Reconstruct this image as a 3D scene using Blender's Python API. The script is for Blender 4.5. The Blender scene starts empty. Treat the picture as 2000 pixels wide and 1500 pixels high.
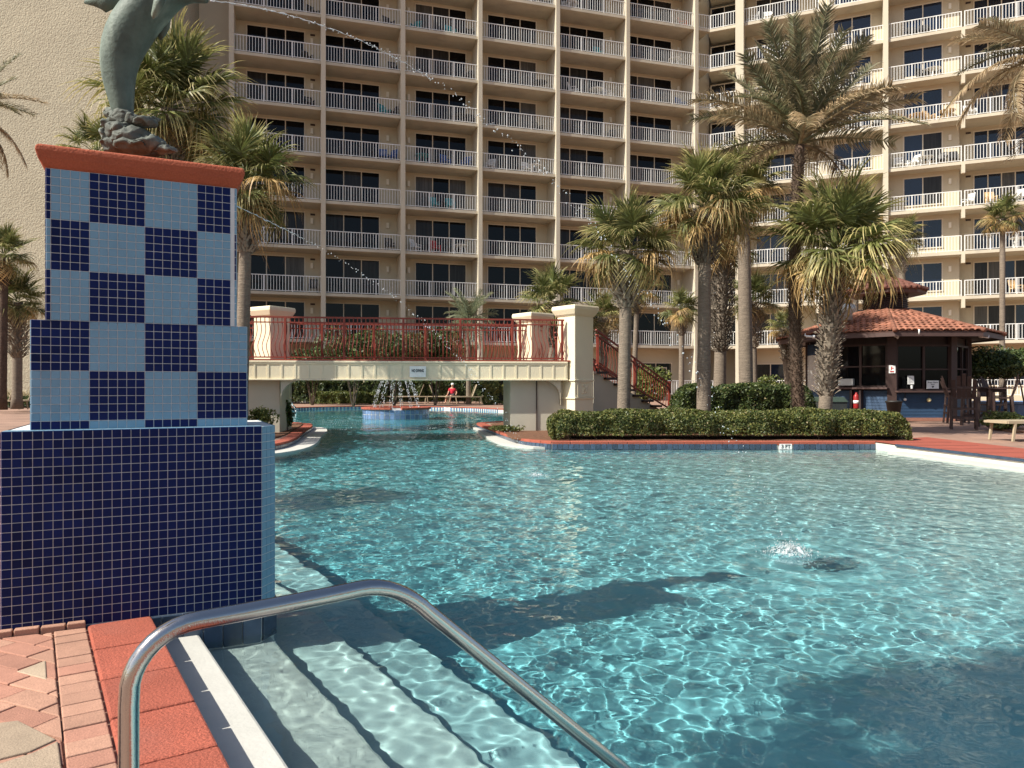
import bpy, bmesh, math, random
import numpy as np
from mathutils import Vector, Matrix
from mathutils.geometry import tessellate_polygon

S = bpy.context.scene
COL = S.collection
random.seed(7)
RNG = np.random.default_rng(7)
R = math.radians

# ------------------------------------------------------------------ camera, world, sun, exposure
H, F, CX, CY = 1.02, 1440.0, 1000.0, 757.0     # eye height, focal length and principal point of the 2000 px photo
cd = bpy.data.cameras.new('camera'); cam = bpy.data.objects.new('camera', cd); COL.objects.link(cam)
cam.location = (0, 0, H); cam.rotation_euler = (R(90), 0, 0)
cd.sensor_width = 36; cd.lens = F / 2000 * 36; cd.shift_y = 7 / 2000; cd.clip_end = 2000; cd.clip_start = .05
S.camera = cam
SUN_AZ, SUN_EL = R(25.5), R(44)
SD = Vector((-math.cos(SUN_AZ) * math.cos(SUN_EL), -math.sin(SUN_AZ) * math.cos(SUN_EL), math.sin(SUN_EL)))
w = bpy.data.worlds.new("World"); S.world = w; w.use_nodes = True
wn = w.node_tree
sky = wn.nodes.new('ShaderNodeTexSky'); sky.sky_type = 'NISHITA'; sky.sun_disc = False
sky.sun_elevation = SUN_EL; sky.sun_rotation = math.atan2(SD.x, SD.y); sky.dust_density = 2.0
wn.links.new(sky.outputs[0], wn.nodes['Background'].inputs[0]); wn.nodes['Background'].inputs[1].default_value = .10
ld = bpy.data.lights.new('sun', 'SUN'); ld.energy = 5.0; ld.angle = R(.53); ld.color = (1, .95, .85)
sun = bpy.data.objects.new('sun', ld); COL.objects.link(sun)
sun.rotation_euler = SD.to_track_quat('Z', 'Y').to_euler(); sun.location = SD * 60
ld.cycles.is_caustics_light = True
S.view_settings.view_transform = 'Standard'; S.view_settings.look = 'None'
S.view_settings.exposure = 0.6; S.view_settings.gamma = 1
S.view_settings.use_curve_mapping = False
S.cycles.caustics_reflective = False; S.cycles.caustics_refractive = True
S.cycles.sample_clamp_indirect = 4
S.cycles.max_bounces = 8; S.cycles.transparent_max_bounces = 8

# ------------------------------------------------------------------ helpers
def P(px, py, Y): return Vector(((px - CX) / F * Y, Y, H - (py - CY) / F * Y))
def G(px, py, z=0.0):
    Y = (H - z) * F / (py - CY); return Vector(((px - CX) / F * Y, Y, z))

WL = {}
def wloc(o): return WL.get(o.name, Vector((0, 0, 0)))

class MB:
    def __init__(s): s.v = []; s.f = []
    def add(s, vs, fs):
        b = len(s.v); s.v += [tuple(x) for x in vs]; s.f += [tuple(b + i for i in f) for f in fs]; return s
    def hexa(s, c):
        return s.add(c, [(0, 3, 2, 1), (4, 5, 6, 7), (0, 1, 5, 4), (1, 2, 6, 5), (2, 3, 7, 6), (3, 0, 4, 7)])
    def box(s, x0, x1, y0, y1, z0, z1):
        return s.hexa([(x0, y0, z0), (x1, y0, z0), (x1, y1, z0), (x0, y1, z0), (x0, y0, z1), (x1, y0, z1), (x1, y1, z1), (x0, y1, z1)])
    def obox(s, o, u, a0, a1, b0, b1, z0, z1):
        """box in the frame of origin o, direction u (2d) and its left normal"""
        n = (-u[1], u[0])
        q = lambda a, b, z: (o[0] + u[0] * a + n[0] * b, o[1] + u[1] * a + n[1] * b, z)
        return s.hexa([q(a0, b0, z0), q(a1, b0, z0), q(a1, b1, z0), q(a0, b1, z0), q(a0, b0, z1), q(a1, b0, z1), q(a1, b1, z1), q(a0, b1, z1)])
    def prism(s, p, z0, z1, p2=None):
        n = len(p); p2 = p2 or p
        vs = [(a[0], a[1], z0) for a in p] + [(a[0], a[1], z1) for a in p2]
        return s.add(vs, [tuple(range(n - 1, -1, -1)), tuple(range(n, 2 * n))] + [(i, (i + 1) % n, n + (i + 1) % n, n + i) for i in range(n)])
    def bar(s, a, b, wd, ht=None, up=(0, 0, 1)):
        a = Vector(a); b = Vector(b); ht = ht or wd
        d = (b - a).normalized(); sd = d.cross(Vector(up))
        if sd.length < 1e-4: sd = d.cross(Vector((1, 0, 0)))
        sd.normalize(); u = sd.cross(d)
        sd *= wd / 2; u *= ht / 2
        return s.hexa([a - sd - u, a + sd - u, a + sd + u, a - sd + u, b - sd - u, b + sd - u, b + sd + u, b - sd + u])
    def tube(s, pts, rad, n=8):
        pts = [Vector(p) for p in pts]
        if not hasattr(rad, '__len__'): rad = [rad] * len(pts)
        vs = []; ref = None
        for i, p in enumerate(pts):
            d = (pts[min(i + 1, len(pts) - 1)] - pts[max(i - 1, 0)]).normalized()
            if ref is None: ref = d.orthogonal().normalized()
            ref = (ref - d * ref.dot(d)).normalized(); b = d.cross(ref)
            vs += [p + (ref * math.cos(2 * math.pi * k / n) + b * math.sin(2 * math.pi * k / n)) * rad[i] for k in range(n)]
        m = len(pts)
        fs = [(i * n + k, i * n + (k + 1) % n, (i + 1) * n + (k + 1) % n, (i + 1) * n + k) for i in range(m - 1) for k in range(n)]
        fs += [tuple(range(n - 1, -1, -1)), tuple(range((m - 1) * n, m * n))]
        return s.add(vs, fs)
    def lathe(s, prof, n=16, c=(0, 0, 0)):
        vs = [(c[0] + r * math.cos(2 * math.pi * k / n), c[1] + r * math.sin(2 * math.pi * k / n), c[2] + z) for r, z in prof for k in range(n)]
        m = len(prof)
        fs = [(i * n + k, i * n + (k + 1) % n, (i + 1) * n + (k + 1) % n, (i + 1) * n + k) for i in range(m - 1) for k in range(n)]
        fs += [tuple(range(n - 1, -1, -1)), tuple(range((m - 1) * n, m * n))]
        return s.add(vs, fs)
    def ball(s, c, r, n=8, m=5):
        rx, ry, rz = (r, r, r) if not hasattr(r, '__len__') else r
        vs = [(c[0], c[1], c[2] - rz)]
        for i in range(1, m):
            a = -math.pi / 2 + math.pi * i / m
            vs += [(c[0] + rx * math.cos(a) * math.cos(2 * math.pi * k / n), c[1] + ry * math.cos(a) * math.sin(2 * math.pi * k / n), c[2] + rz * math.sin(a)) for k in range(n)]
        vs.append((c[0], c[1], c[2] + rz)); t = len(vs) - 1
        fs = [(0, 1 + (k + 1) % n, 1 + k) for k in range(n)]
        fs += [(1 + i * n + k, 1 + i * n + (k + 1) % n, 1 + (i + 1) * n + (k + 1) % n, 1 + (i + 1) * n + k) for i in range(m - 2) for k in range(n)]
        fs += [(1 + (m - 2) * n + k, 1 + (m - 2) * n + (k + 1) % n, t) for k in range(n)]
        return s.add(vs, fs)
    def mesh(s, name, off=(0, 0, 0), smooth=False):
        me = bpy.data.meshes.new(name)
        me.from_pydata([(a[0] - off[0], a[1] - off[1], a[2] - off[2]) for a in s.v], [], s.f)
        if len(s.f) < 30000:
            bm = bmesh.new(); bm.from_mesh(me); bmesh.ops.recalc_face_normals(bm, faces=bm.faces); bm.to_mesh(me); bm.free()
        if smooth: me.shade_smooth()
        return me

def tag(o, label=None, cat=None, group=None, kind=None):
    if label: o['label'] = label
    if cat: o['category'] = cat
    if group: o['group'] = group
    if kind: o['kind'] = kind
    return o

def link(name, me, parent=None, loc=(0, 0, 0), mat=None):
    o = bpy.data.objects.new(name, me); COL.objects.link(o); o.location = loc
    if mat is not None and len(me.materials) == 0: me.materials.append(mat)
    if parent is not None:
        o.parent = parent
        WL[o.name] = wloc(parent) + Vector(loc)
    else: WL[o.name] = Vector(loc)
    return o

def obj(name, mb, mat, parent=None, smooth=False, bevel=0):
    """links a mesh given in world coordinates (stored relative to its parent)"""
    off = wloc(parent) if parent is not None else Vector((0, 0, 0))
    o = link(name, mb.mesh(name, off, smooth), parent, (0, 0, 0), mat)
    if bevel:
        b = o.modifiers.new('bevel', 'BEVEL'); b.width = bevel; b.segments = 2; b.limit_method = 'ANGLE'
    return o

def solo(name, mb, mat, base, label, cat, group=None, kind=None, smooth=False, bevel=0):
    o = link(name, mb.mesh(name, base, smooth), None, base, mat)
    if bevel:
        b = o.modifiers.new('bevel', 'BEVEL'); b.width = bevel; b.segments = 2; b.limit_method = 'ANGLE'
    return tag(o, label, cat, group, kind)

def thing(name, loc, label, cat, group=None):
    o = bpy.data.objects.new(name, None); COL.objects.link(o); o.location = loc; o.empty_display_size = .2
    WL[o.name] = Vector(loc)
    return tag(o, label, cat, group)

def dup(root, loc, rz=0, label=None, scale=None):
    def cp(o, par):
        c = o.copy(); COL.objects.link(c)
        if par is not None: c.parent = par
        for ch in o.children: cp(ch, c)
        return c
    r = cp(root, None); r.location = loc; r.rotation_euler = (0, 0, rz)
    if scale: r.scale = (scale,) * 3
    if label: r['label'] = label
    WL[r.name] = Vector(loc)
    return r

def npmesh(name, v, f, smooth=False):
    """v (n,3), f (m,k) arrays, k = 3 or 4"""
    me = bpy.data.meshes.new(name); v = np.asarray(v, np.float32); f = np.asarray(f, np.int32); k = f.shape[1]
    me.vertices.add(len(v)); me.vertices.foreach_set('co', v.ravel())
    me.loops.add(f.size); me.loops.foreach_set('vertex_index', f.ravel())
    me.polygons.add(len(f)); me.polygons.foreach_set('loop_start', np.arange(0, f.size, k, dtype=np.int32))
    me.update(calc_edges=True)
    if smooth: me.shade_smooth()
    return me

# ------------------------------------------------------------------ materials
def newmat(name):
    m = bpy.data.materials.new(name); m.use_nodes = True
    return m, m.node_tree.nodes, m.node_tree.links, m.node_tree.nodes['Principled BSDF']

def pm(name, col, rough=.7, var=.18, scale=3.0, bump=0.0, bscale=40, metal=0.0, spec=.4, rnd=0.0, stain=None, sscale=(1, 1, 1), fine=0.0, dist=.01):
    """principled surface with world-space grain, optional bump, stains and a per-object tint"""
    m, n, l, b = newmat(name)
    b.inputs['Roughness'].default_value = rough; b.inputs['Metallic'].default_value = metal; b.inputs['Specular IOR Level'].default_value = spec
    geo = n.new('ShaderNodeNewGeometry'); mp = n.new('ShaderNodeMapping'); mp.inputs['Scale'].default_value = sscale
    l.new(geo.outputs['Position'], mp.inputs[0])
    nz = n.new('ShaderNodeTexNoise'); nz.inputs['Scale'].default_value = scale; nz.inputs['Detail'].default_value = 6; nz.inputs['Roughness'].default_value = .65
    l.new(mp.outputs[0], nz.inputs[0])
    ra = n.new('ShaderNodeMapRange'); ra.inputs[1].default_value = .25; ra.inputs[2].default_value = .75
    ra.inputs[3].default_value = 1 - var; ra.inputs[4].default_value = 1 + var
    l.new(nz.outputs[0], ra.inputs[0])
    fac = ra.outputs[0]
    if fine:
        n2 = n.new('ShaderNodeTexNoise'); n2.inputs['Scale'].default_value = bscale * 1.7; n2.inputs['Detail'].default_value = 3
        l.new(mp.outputs[0], n2.inputs[0])
        r2 = n.new('ShaderNodeMapRange'); r2.inputs[1].default_value = .3; r2.inputs[2].default_value = .7; r2.inputs[3].default_value = 1 - fine; r2.inputs[4].default_value = 1 + fine
        l.new(n2.outputs[0], r2.inputs[0])
        mu = n.new('ShaderNodeMath'); mu.operation = 'MULTIPLY'; l.new(fac, mu.inputs[0]); l.new(r2.outputs[0], mu.inputs[1]); fac = mu.outputs[0]
    if rnd:
        oi = n.new('ShaderNodeObjectInfo'); r3 = n.new('ShaderNodeMapRange'); r3.inputs[3].default_value = 1 - rnd; r3.inputs[4].default_value = 1 + rnd
        l.new(oi.outputs['Random'], r3.inputs[0])
        mu = n.new('ShaderNodeMath'); mu.operation = 'MULTIPLY'; l.new(fac, mu.inputs[0]); l.new(r3.outputs[0], mu.inputs[1]); fac = mu.outputs[0]
    mx = n.new('ShaderNodeVectorMath'); mx.operation = 'SCALE'; mx.inputs[0].default_value = col[:3]; l.new(fac, mx.inputs['Scale'])
    out = mx.outputs[0]
    if stain:
        sc, ssc, amt = stain
        n3 = n.new('ShaderNodeTexNoise'); n3.inputs['Scale'].default_value = ssc; n3.inputs['Detail'].default_value = 5
        mp3 = n.new('ShaderNodeMapping'); mp3.inputs['Scale'].default_value = (1, 1, .25); l.new(geo.outputs['Position'], mp3.inputs[0]); l.new(mp3.outputs[0], n3.inputs[0])
        r3 = n.new('ShaderNodeMapRange'); r3.inputs[1].default_value = .52; r3.inputs[2].default_value = .72; r3.inputs[4].default_value = amt
        l.new(n3.outputs[0], r3.inputs[0])
        mi = n.new('ShaderNodeMix'); mi.data_type = 'RGBA'; l.new(r3.outputs[0], mi.inputs[0]); l.new(out, mi.inputs[6]); mi.inputs[7].default_value = (*sc, 1)
        out = mi.outputs[2]
    l.new(out, b.inputs['Base Color'])
    if bump:
        nb = n.new('ShaderNodeTexNoise'); nb.inputs['Scale'].default_value = bscale; nb.inputs['Detail'].default_value = 4; l.new(mp.outputs[0], nb.inputs[0])
        bp = n.new('ShaderNodeBump'); bp.inputs['Strength'].default_value = bump; bp.inputs['Distance'].default_value = dist
        l.new(nb.outputs[0], bp.inputs['Height']); l.new(bp.outputs[0], b.inputs['Normal'])
    return m

def leafmat(name, green, tip, t0=.45, t1=.95, trans=.3, rnd=.35, tipmix=1.0, rough=.5):
    """leaf blade: colour runs from green to dry towards the tips (mesh attribute t), lets light through"""
    m, n, l, b = newmat(name)
    at = n.new('ShaderNodeAttribute'); at.attribute_name = 't'
    oi = n.new('ShaderNodeObjectInfo'); geo = n.new('ShaderNodeNewGeometry')
    nz = n.new('ShaderNodeTexNoise'); nz.inputs['Scale'].default_value = 7; l.new(geo.outputs['Position'], nz.inputs[0])
    ad = n.new('ShaderNodeMath'); ad.operation = 'MULTIPLY_ADD'; ad.inputs[1].default_value = .5; ad.inputs[2].default_value = -.25; l.new(nz.outputs[0], ad.inputs[0])
    a2 = n.new('ShaderNodeMath'); l.new(ad.outputs[0], a2.inputs[0]); l.new(at.outputs['Fac'], a2.inputs[1])
    mr = n.new('ShaderNodeMapRange'); mr.inputs[1].default_value = t0; mr.inputs[2].default_value = t1; mr.inputs[4].default_value = tipmix; l.new(a2.outputs[0], mr.inputs[0])
    mi = n.new('ShaderNodeMix'); mi.data_type = 'RGBA'; l.new(mr.outputs[0], mi.inputs[0]); mi.inputs[6].default_value = (*green, 1); mi.inputs[7].default_value = (*tip, 1)
    r3 = n.new('ShaderNodeMapRange'); r3.inputs[3].default_value = 1 - rnd; r3.inputs[4].default_value = 1 + rnd; l.new(oi.outputs['Random'], r3.inputs[0])
    vr = n.new('ShaderNodeMapRange'); vr.inputs[1].default_value = .3; vr.inputs[2].default_value = .7; vr.inputs[3].default_value = .72; vr.inputs[4].default_value = 1.28; l.new(nz.outputs[0], vr.inputs[0])
    mu = n.new('ShaderNodeMath'); mu.operation = 'MULTIPLY'; l.new(r3.outputs[0], mu.inputs[0]); l.new(vr.outputs[0], mu.inputs[1])
    sc = n.new('ShaderNodeVectorMath'); sc.operation = 'SCALE'; l.new(mi.outputs[2], sc.inputs[0]); l.new(mu.outputs[0], sc.inputs['Scale'])
    l.new(sc.outputs[0], b.inputs['Base Color']); b.inputs['Roughness'].default_value = rough; b.inputs['Specular IOR Level'].default_value = .35
    tr = n.new('ShaderNodeBsdfTranslucent'); l.new(sc.outputs[0], tr.inputs[0])
    ms = n.new('ShaderNodeMixShader'); ms.inputs[0].default_value = trans
    l.new(b.outputs[0], ms.inputs[1]); l.new(tr.outputs[0], ms.inputs[2]); l.new(ms.outputs[0], n['Material Output'].inputs[0])
    return m

M = {}
M['stucco'] = pm('stucco', (.53, .475, .365), .9, .07, .5, .35, 18, stain=((.40, .32, .21), .35, .35))
M['tower_stucco'] = pm('tower_stucco', (.39, .35, .255), .95, .10, .4, 1.0, 11, fine=.18, dist=.055, stain=((.36, .31, .23), .25, .35))
M['slab'] = pm('slab', (.51, .455, .35), .9, .10, .7, .2, 25, stain=((.34, .30, .24), .8, .5))
M['wall_warm'] = pm('wall_warm', (.54, .475, .345), .9, .06, .5, .25, 20)
M['rail_white'] = pm('rail_white', (.70, .70, .67), .45, .06, 2)
M['door_frame'] = pm('door_frame', (.62, .55, .43), .5, .05, 2)
M['pane'] = pm('pane', (.0035, .004, .005), .05, .5, .6, spec=.22)
M['pane_sky_tint'] = pm('pane_sky_tint', (.006, .013, .03), .03, .5, .5, spec=.5)  # dark glass with the blue sky reflection put into its base colour
M['pane_curtain'] = pm('pane_curtain', (.028, .027, .025), .12, .5, 1.2, spec=.2, sscale=(6, 6, .3))
M['pane_light'] = pm('pane_light', (.085, .08, .07), .15, .5, 1.2, spec=.2, sscale=(6, 6, .3))
M['curtain'] = pm('curtain', (.30, .29, .27), .8, .2, 3)
M['lamp_white'] = pm('lamp_white', (.75, .70, .58), .5, .04, 2)
M['dark_trim'] = pm('dark_trim', (.05, .03, .025), .6, .1, 4)
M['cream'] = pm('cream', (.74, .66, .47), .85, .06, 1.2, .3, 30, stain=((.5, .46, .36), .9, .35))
M['cream_shade'] = pm('cream_stucco_shade', (.52, .48, .38), .9, .07, 1.2, .3, 30, stain=((.34, .31, .25), .8, .35))  # darker copy of the cream, shade under the bridge put into the colour
M['red_rail'] = pm('red_rail', (.225, .04, .024), .45, .12, 5)
M['red_cap'] = pm('red_cap', (.36, .088, .042), .9, .12, 3, .5, 90, fine=.12)
M['red_coping'] = pm('red_coping', (.325, .083, .05), .9, .16, 3, .8, 120, fine=.34, rnd=.08, dist=.006, stain=((.30, .10, .07), 4, .5))
M['red_deck'] = pm('red_deck', (.31, .075, .047), .9, .14, 2, .4, 120, fine=.15)
M['tile_navy'] = pm('tile_navy', (.005, .0125, .072), .4, .2, 6, spec=.12, rnd=.3)
M['tile_blue'] = pm('tile_blue', (.175, .31, .415), .35, .08, 6, spec=.25, rnd=.1)
M['grout'] = pm('grout', (.66, .65, .63), .9, .12, 10)
M['tile_wet'] = pm('tile_wet', (.05, .075, .115), .2, .3, 12, spec=.5, rnd=.3)
M['tile_sky'] = pm('tile_sky', (.13, .20, .34), .2, .2, 12, spec=.5, rnd=.35)
M['white_plaster'] = pm('white_plaster', (.50, .49, .445), .8, .08, 5, .2, 60, stain=((.5, .5, .46), 2, .3))
M['bronze'] = pm('bronze', (.085, .115, .095), .6, .35, 9, .3, 50, metal=.05, spec=.3, stain=((.25, .30, .245), 7, .9))
M['bronze_dark'] = pm('bronze_dark', (.085, .095, .08), .75, .45, 20, .6, 40, metal=.0, stain=((.25, .28, .24), 14, .7))
M['steel'] = pm('steel', (.46, .44, .42), .15, .05, 5, .05, 300, metal=1.0)
M['paver_red'] = pm('paver_red', (.37, .18, .125), .9, .14, 12, .5, 160, fine=.18, rnd=.12, dist=.004)
M['paver_tan'] = pm('paver_tan', (.38, .29, .205), .9, .14, 12, .5, 160, fine=.18, rnd=.2, dist=.004)
M['paver_pink'] = pm('paver_pink', (.41, .225, .155), .9, .14, 12, .5, 160, fine=.18, rnd=.12, dist=.004)
M['sand'] = pm('sand', (.26, .19, .14), .95, .2, 20, .3, 120)
M['soil'] = pm('mulch', (.16, .075, .04), .95, .45, 9, .8, 60, fine=.3, dist=.03)
M['brown_wood'] = pm('brown_wood', (.05, .027, .022), .6, .2, 6, .2, 40, sscale=(1, 1, 6))
M['brown_dark'] = pm('brown_dark', (.035, .02, .018), .6, .25, 6)
M['fascia'] = pm('fascia_brown', (.085, .05, .043), .6, .12, 4)
M['roof_tile'] = pm('roof_tile', (.28, .115, .07), .8, .22, 8, .2, 60, rnd=.28)
M['board_blue'] = pm('board_blue', (.03, .065, .125), .55, .12, 5, .15, 60, rnd=.10)
M['board_white'] = pm('board_white', (.72, .71, .66), .6, .06, 5)
M['black_plastic'] = pm('black_plastic', (.025, .024, .022), .5, .15, 6)
M['grey_plastic'] = pm('grey_plastic', (.05, .058, .055), .55, .15, 6)
M['fire_red'] = pm('fire_red', (.30, .02, .02), .4, .1, 6)
M['white_paint'] = pm('white_paint', (.80, .80, .77), .5, .04, 5)
M['ink'] = pm('ink', (.02, .02, .02), .6, .0, 5)
M['ink_red'] = pm('ink_red', (.45, .03, .03), .6, .0, 5)
M['sling'] = pm('sling', (.38, .31, .21), .7, .08, 8)
M['bulb'] = pm('bulb', (.8, .68, .35), .3, .1, 8)
M['skin'] = pm('skin', (.50, .28, .19), .6, .08, 12)
M['red_cloth'] = pm('red_cloth', (.55, .02, .045), .8, .12, 20)
M['dark_cloth'] = pm('dark_cloth', (.03, .03, .04), .8, .12, 20)
M['metal_grey'] = pm('metal_grey', (.50, .52, .50), .45, .1, 5, metal=.3)
M['tan_metal'] = pm('tan_metal', (.55, .38, .20), .45, .1, 5, metal=.2)
M['trunk'] = pm('palm_trunk', (.205, .165, .125), .95, .3, 5, .8, 14, sscale=(1, 1, 5), fine=.2, dist=.03)
M['trunk_dark'] = pm('date_trunk', (.085, .055, .038), .95, .4, 6, .8, 14, fine=.25, dist=.03)
M['boot'] = pm('palm_boot', (.20, .165, .125), .9, .3, 14, .3, 30, rnd=.35)
M['boot_dark'] = pm('palm_boot_dark', (.10, .07, .048), .9, .4, 14, .3, 30, rnd=.3)
M['stem'] = pm('petiole', (.17, .17, .07), .6, .2, 8)
M['leaf_g'] = leafmat('palm_leaf_green', (.12, .142, .042), (.40, .35, .14), .5, 1.0, trans=.35)
M['leaf_m'] = leafmat('palm_leaf_mixed', (.145, .16, .05), (.50, .41, .18), .5, .95, trans=.35)
M['leaf_d'] = leafmat('palm_leaf_dry', (.28, .20, .075), (.50, .33, .14), .25, .8)
M['pin_g'] = leafmat('date_leaf_green', (.15, .155, .08), (.38, .30, .18), .3, 1.0, trans=.35)
M['pin_d'] = leafmat('date_leaf_dry', (.25, .205, .12), (.46, .34, .2), .2, .8, trans=.35)
M['pin_p'] = leafmat('pale_palm_leaf', (.20, .23, .14), (.36, .34, .2), .5, 1.1)
M['hedge'] = leafmat('hedge_leaf', (.075, .10, .028), (.21, .20, .055), .45, 1.0, trans=.2, rnd=.1)
M['hedge_b'] = leafmat('hedge_leaf_dark', (.038, .062, .018), (.12, .145, .04), .45, 1.0, trans=.2, rnd=.1)
M['bush_y'] = leafmat('shrub_leaf_light', (.09, .12, .03), (.22, .22, .06), .45, 1.0, trans=.25, rnd=.1)
M['dry_grass'] = leafmat('dry_grass', (.30, .24, .13), (.42, .34, .2), .3, 1.0, trans=.2, rnd=.2)
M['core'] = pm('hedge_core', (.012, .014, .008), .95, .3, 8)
M['ground'] = None

# ground paving: fine brick pattern (the pieces near the camera are built as geometry)
m, n, l, b = newmat('paving'); b.inputs['Roughness'].default_value = .9
geo = n.new('ShaderNodeNewGeometry'); mp = n.new('ShaderNodeMapping'); mp.inputs['Rotation'].default_value = (0, 0, R(-23)); l.new(geo.outputs['Position'], mp.inputs[0])
bt = n.new('ShaderNodeTexBrick'); bt.inputs['Scale'].default_value = 1; bt.inputs['Brick Width'].default_value = .3; bt.inputs['Row Height'].default_value = .15; bt.inputs['Mortar Size'].default_value = .006
bt.inputs['Color1'].default_value = (.34, .20, .14, 1); bt.inputs['Color2'].default_value = (.27, .175, .13, 1); bt.inputs['Mortar'].default_value = (.16, .11, .085, 1); bt.inputs['Bias'].default_value = -.2
l.new(mp.outputs[0], bt.inputs[0])
nz = n.new('ShaderNodeTexNoise'); nz.inputs['Scale'].default_value = .9; nz.inputs['Detail'].default_value = 8; l.new(geo.outputs['Position'], nz.inputs[0])
mr = n.new('ShaderNodeMapRange'); mr.inputs[1].default_value = .3; mr.inputs[2].default_value = .7; mr.inputs[3].default_value = .7; mr.inputs[4].default_value = 1.2; l.new(nz.outputs[0], mr.inputs[0])
sc = n.new('ShaderNodeVectorMath'); sc.operation = 'SCALE'; l.new(bt.outputs[0], sc.inputs[0]); l.new(mr.outputs[0], sc.inputs['Scale']); l.new(sc.outputs[0], b.inputs['Base Color'])
M['paving'] = m

# pool plaster: the water's absorption of light painted in, pale shallows to aqua floor
m, n, l, b = newmat('plaster_water_tint'); b.inputs['Roughness'].default_value = .85; b.inputs['Specular IOR Level'].default_value = .1
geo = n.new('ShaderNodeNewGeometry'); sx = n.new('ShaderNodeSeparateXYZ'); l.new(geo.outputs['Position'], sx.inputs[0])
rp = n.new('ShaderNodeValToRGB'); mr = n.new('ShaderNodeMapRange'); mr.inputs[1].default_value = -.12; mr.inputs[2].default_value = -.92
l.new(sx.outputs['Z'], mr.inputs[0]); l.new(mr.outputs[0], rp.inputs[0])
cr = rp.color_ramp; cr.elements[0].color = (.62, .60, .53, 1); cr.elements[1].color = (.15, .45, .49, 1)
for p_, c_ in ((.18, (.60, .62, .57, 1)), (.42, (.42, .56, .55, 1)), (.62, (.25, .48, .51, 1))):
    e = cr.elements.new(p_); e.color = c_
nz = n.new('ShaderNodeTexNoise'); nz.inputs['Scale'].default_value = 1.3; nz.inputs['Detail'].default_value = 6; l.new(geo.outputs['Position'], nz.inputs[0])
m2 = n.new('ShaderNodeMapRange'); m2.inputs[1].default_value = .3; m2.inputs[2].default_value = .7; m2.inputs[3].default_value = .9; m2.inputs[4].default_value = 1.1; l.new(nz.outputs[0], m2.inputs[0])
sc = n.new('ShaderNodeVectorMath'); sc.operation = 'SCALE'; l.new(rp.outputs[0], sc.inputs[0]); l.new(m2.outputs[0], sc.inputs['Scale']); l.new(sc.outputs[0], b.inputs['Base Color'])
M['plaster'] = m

m, n, l, b = newmat('pool_water'); n.remove(b)
g = n.new('ShaderNodeBsdfGlass'); g.inputs['IOR'].default_value = 1.333; g.inputs['Roughness'].default_value = 0; g.inputs['Color'].default_value = (.86, .97, .98, 1)
l.new(g.outputs[0], n['Material Output'].inputs[0])
M['water'] = m
m, n, l, b = newmat('water_drop'); b.inputs['Base Color'].default_value = (.9, .94, .96, 1); b.inputs['Roughness'].default_value = .08; b.inputs['Transmission Weight'].default_value = .45; b.inputs['IOR'].default_value = 1.33
M['drop'] = m
m, n, l, b = newmat('foam'); b.inputs['Base Color'].default_value = (.85, .90, .90, 1); b.inputs['Roughness'].default_value = .25; b.inputs['Transmission Weight'].default_value = .55; b.inputs['IOR'].default_value = 1.2
M['foam'] = m

# ------------------------------------------------------------------ pool outline
WZ, LZ = -.145, -.11        # water level, first dry ledge
A1, A2 = G(437, 1500).xy, G(287, 1204).xy
dline = (A2 - A1).normalized()                     # along the near coping, away from the camera
pline = Vector((dline.y, -dline.x))                # into the pool
def dl(t): return A1 + dline * t
p_start = dl(-5.2); p_end = dl(9.4)
def smooth_pts(pts, it=2):
    for _ in range(it):
        q = [pts[0]]
        for a, c in zip(pts[:-1], pts[1:]): q += [a * .75 + c * .25, a * .25 + c * .75]
        pts = q + [pts[-1]]
    return pts
V2 = lambda *a: Vector(a)
# outline counter-clockwise, starting behind the camera
right_edge = [V2(9.6, -2.2), V2(7.29, 10.5), V2(6.9, 13.2)]
curb = [V2(6.85, 13.9), V2(.75, 13.9)]
rbank = smooth_pts([V2(.75, 13.9), V2(.2, 14.5), V2(-.18, 16.3), V2(-.95, 20.6), V2(-1.05, 21.5), V2(-.2, 22.6), V2(1.0, 25.5)])
back = smooth_pts([V2(1.0, 25.5), V2(1.0, 32), V2(-.25, 35), V2(-2.8, 39), V2(-7, 41.5), V2(-10.2, 40), V2(-12, 36), V2(-12.5, 28), V2(-8, 23), V2(-6.1, 21.4)])
lbank = smooth_pts([V2(-6.1, 21.4), V2(-5.5, 20.6), V2(-4.85, 17), V2(-4.42, 15.2), V2(-4.22, 13.4), V2(-4.7, 12.3), V2(-5.5, 11.1), V2(*p_end)])
outline = [V2(*p_start)] + right_edge + curb + rbank[1:] + back[1:] + lbank[1:]
NO = len(outline)

def structure(name, mb, mat, smooth=False):
    return tag(obj(name, mb, mat, None, smooth), kind='structure')

# ground sheet with the pool cut out
outer = [V2(-900, -900), V2(900, -900), V2(900, 900), V2(-900, 900)]
polys = [[Vector((p.x, p.y, 0)) for p in outer], [Vector((p.x, p.y, 0)) for p in outline]]
tri = tessellate_polygon(polys)
gm = MB(); GZ = -.012
gm.add([(p.x, p.y, GZ) for pl in polys for p in pl], tri)
structure('ground', gm, M['paving'])

# shell walls
mb = MB()
for i in range(NO):
    a, c = outline[i], outline[(i + 1) % NO]
    mb.add([(a.x, a.y, -.02), (c.x, c.y, -.02), (c.x, c.y, -1.4), (a.x, a.y, -1.4)], [(0, 1, 2, 3)])
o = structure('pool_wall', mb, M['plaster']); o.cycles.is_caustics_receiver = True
pool_wall = o

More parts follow.
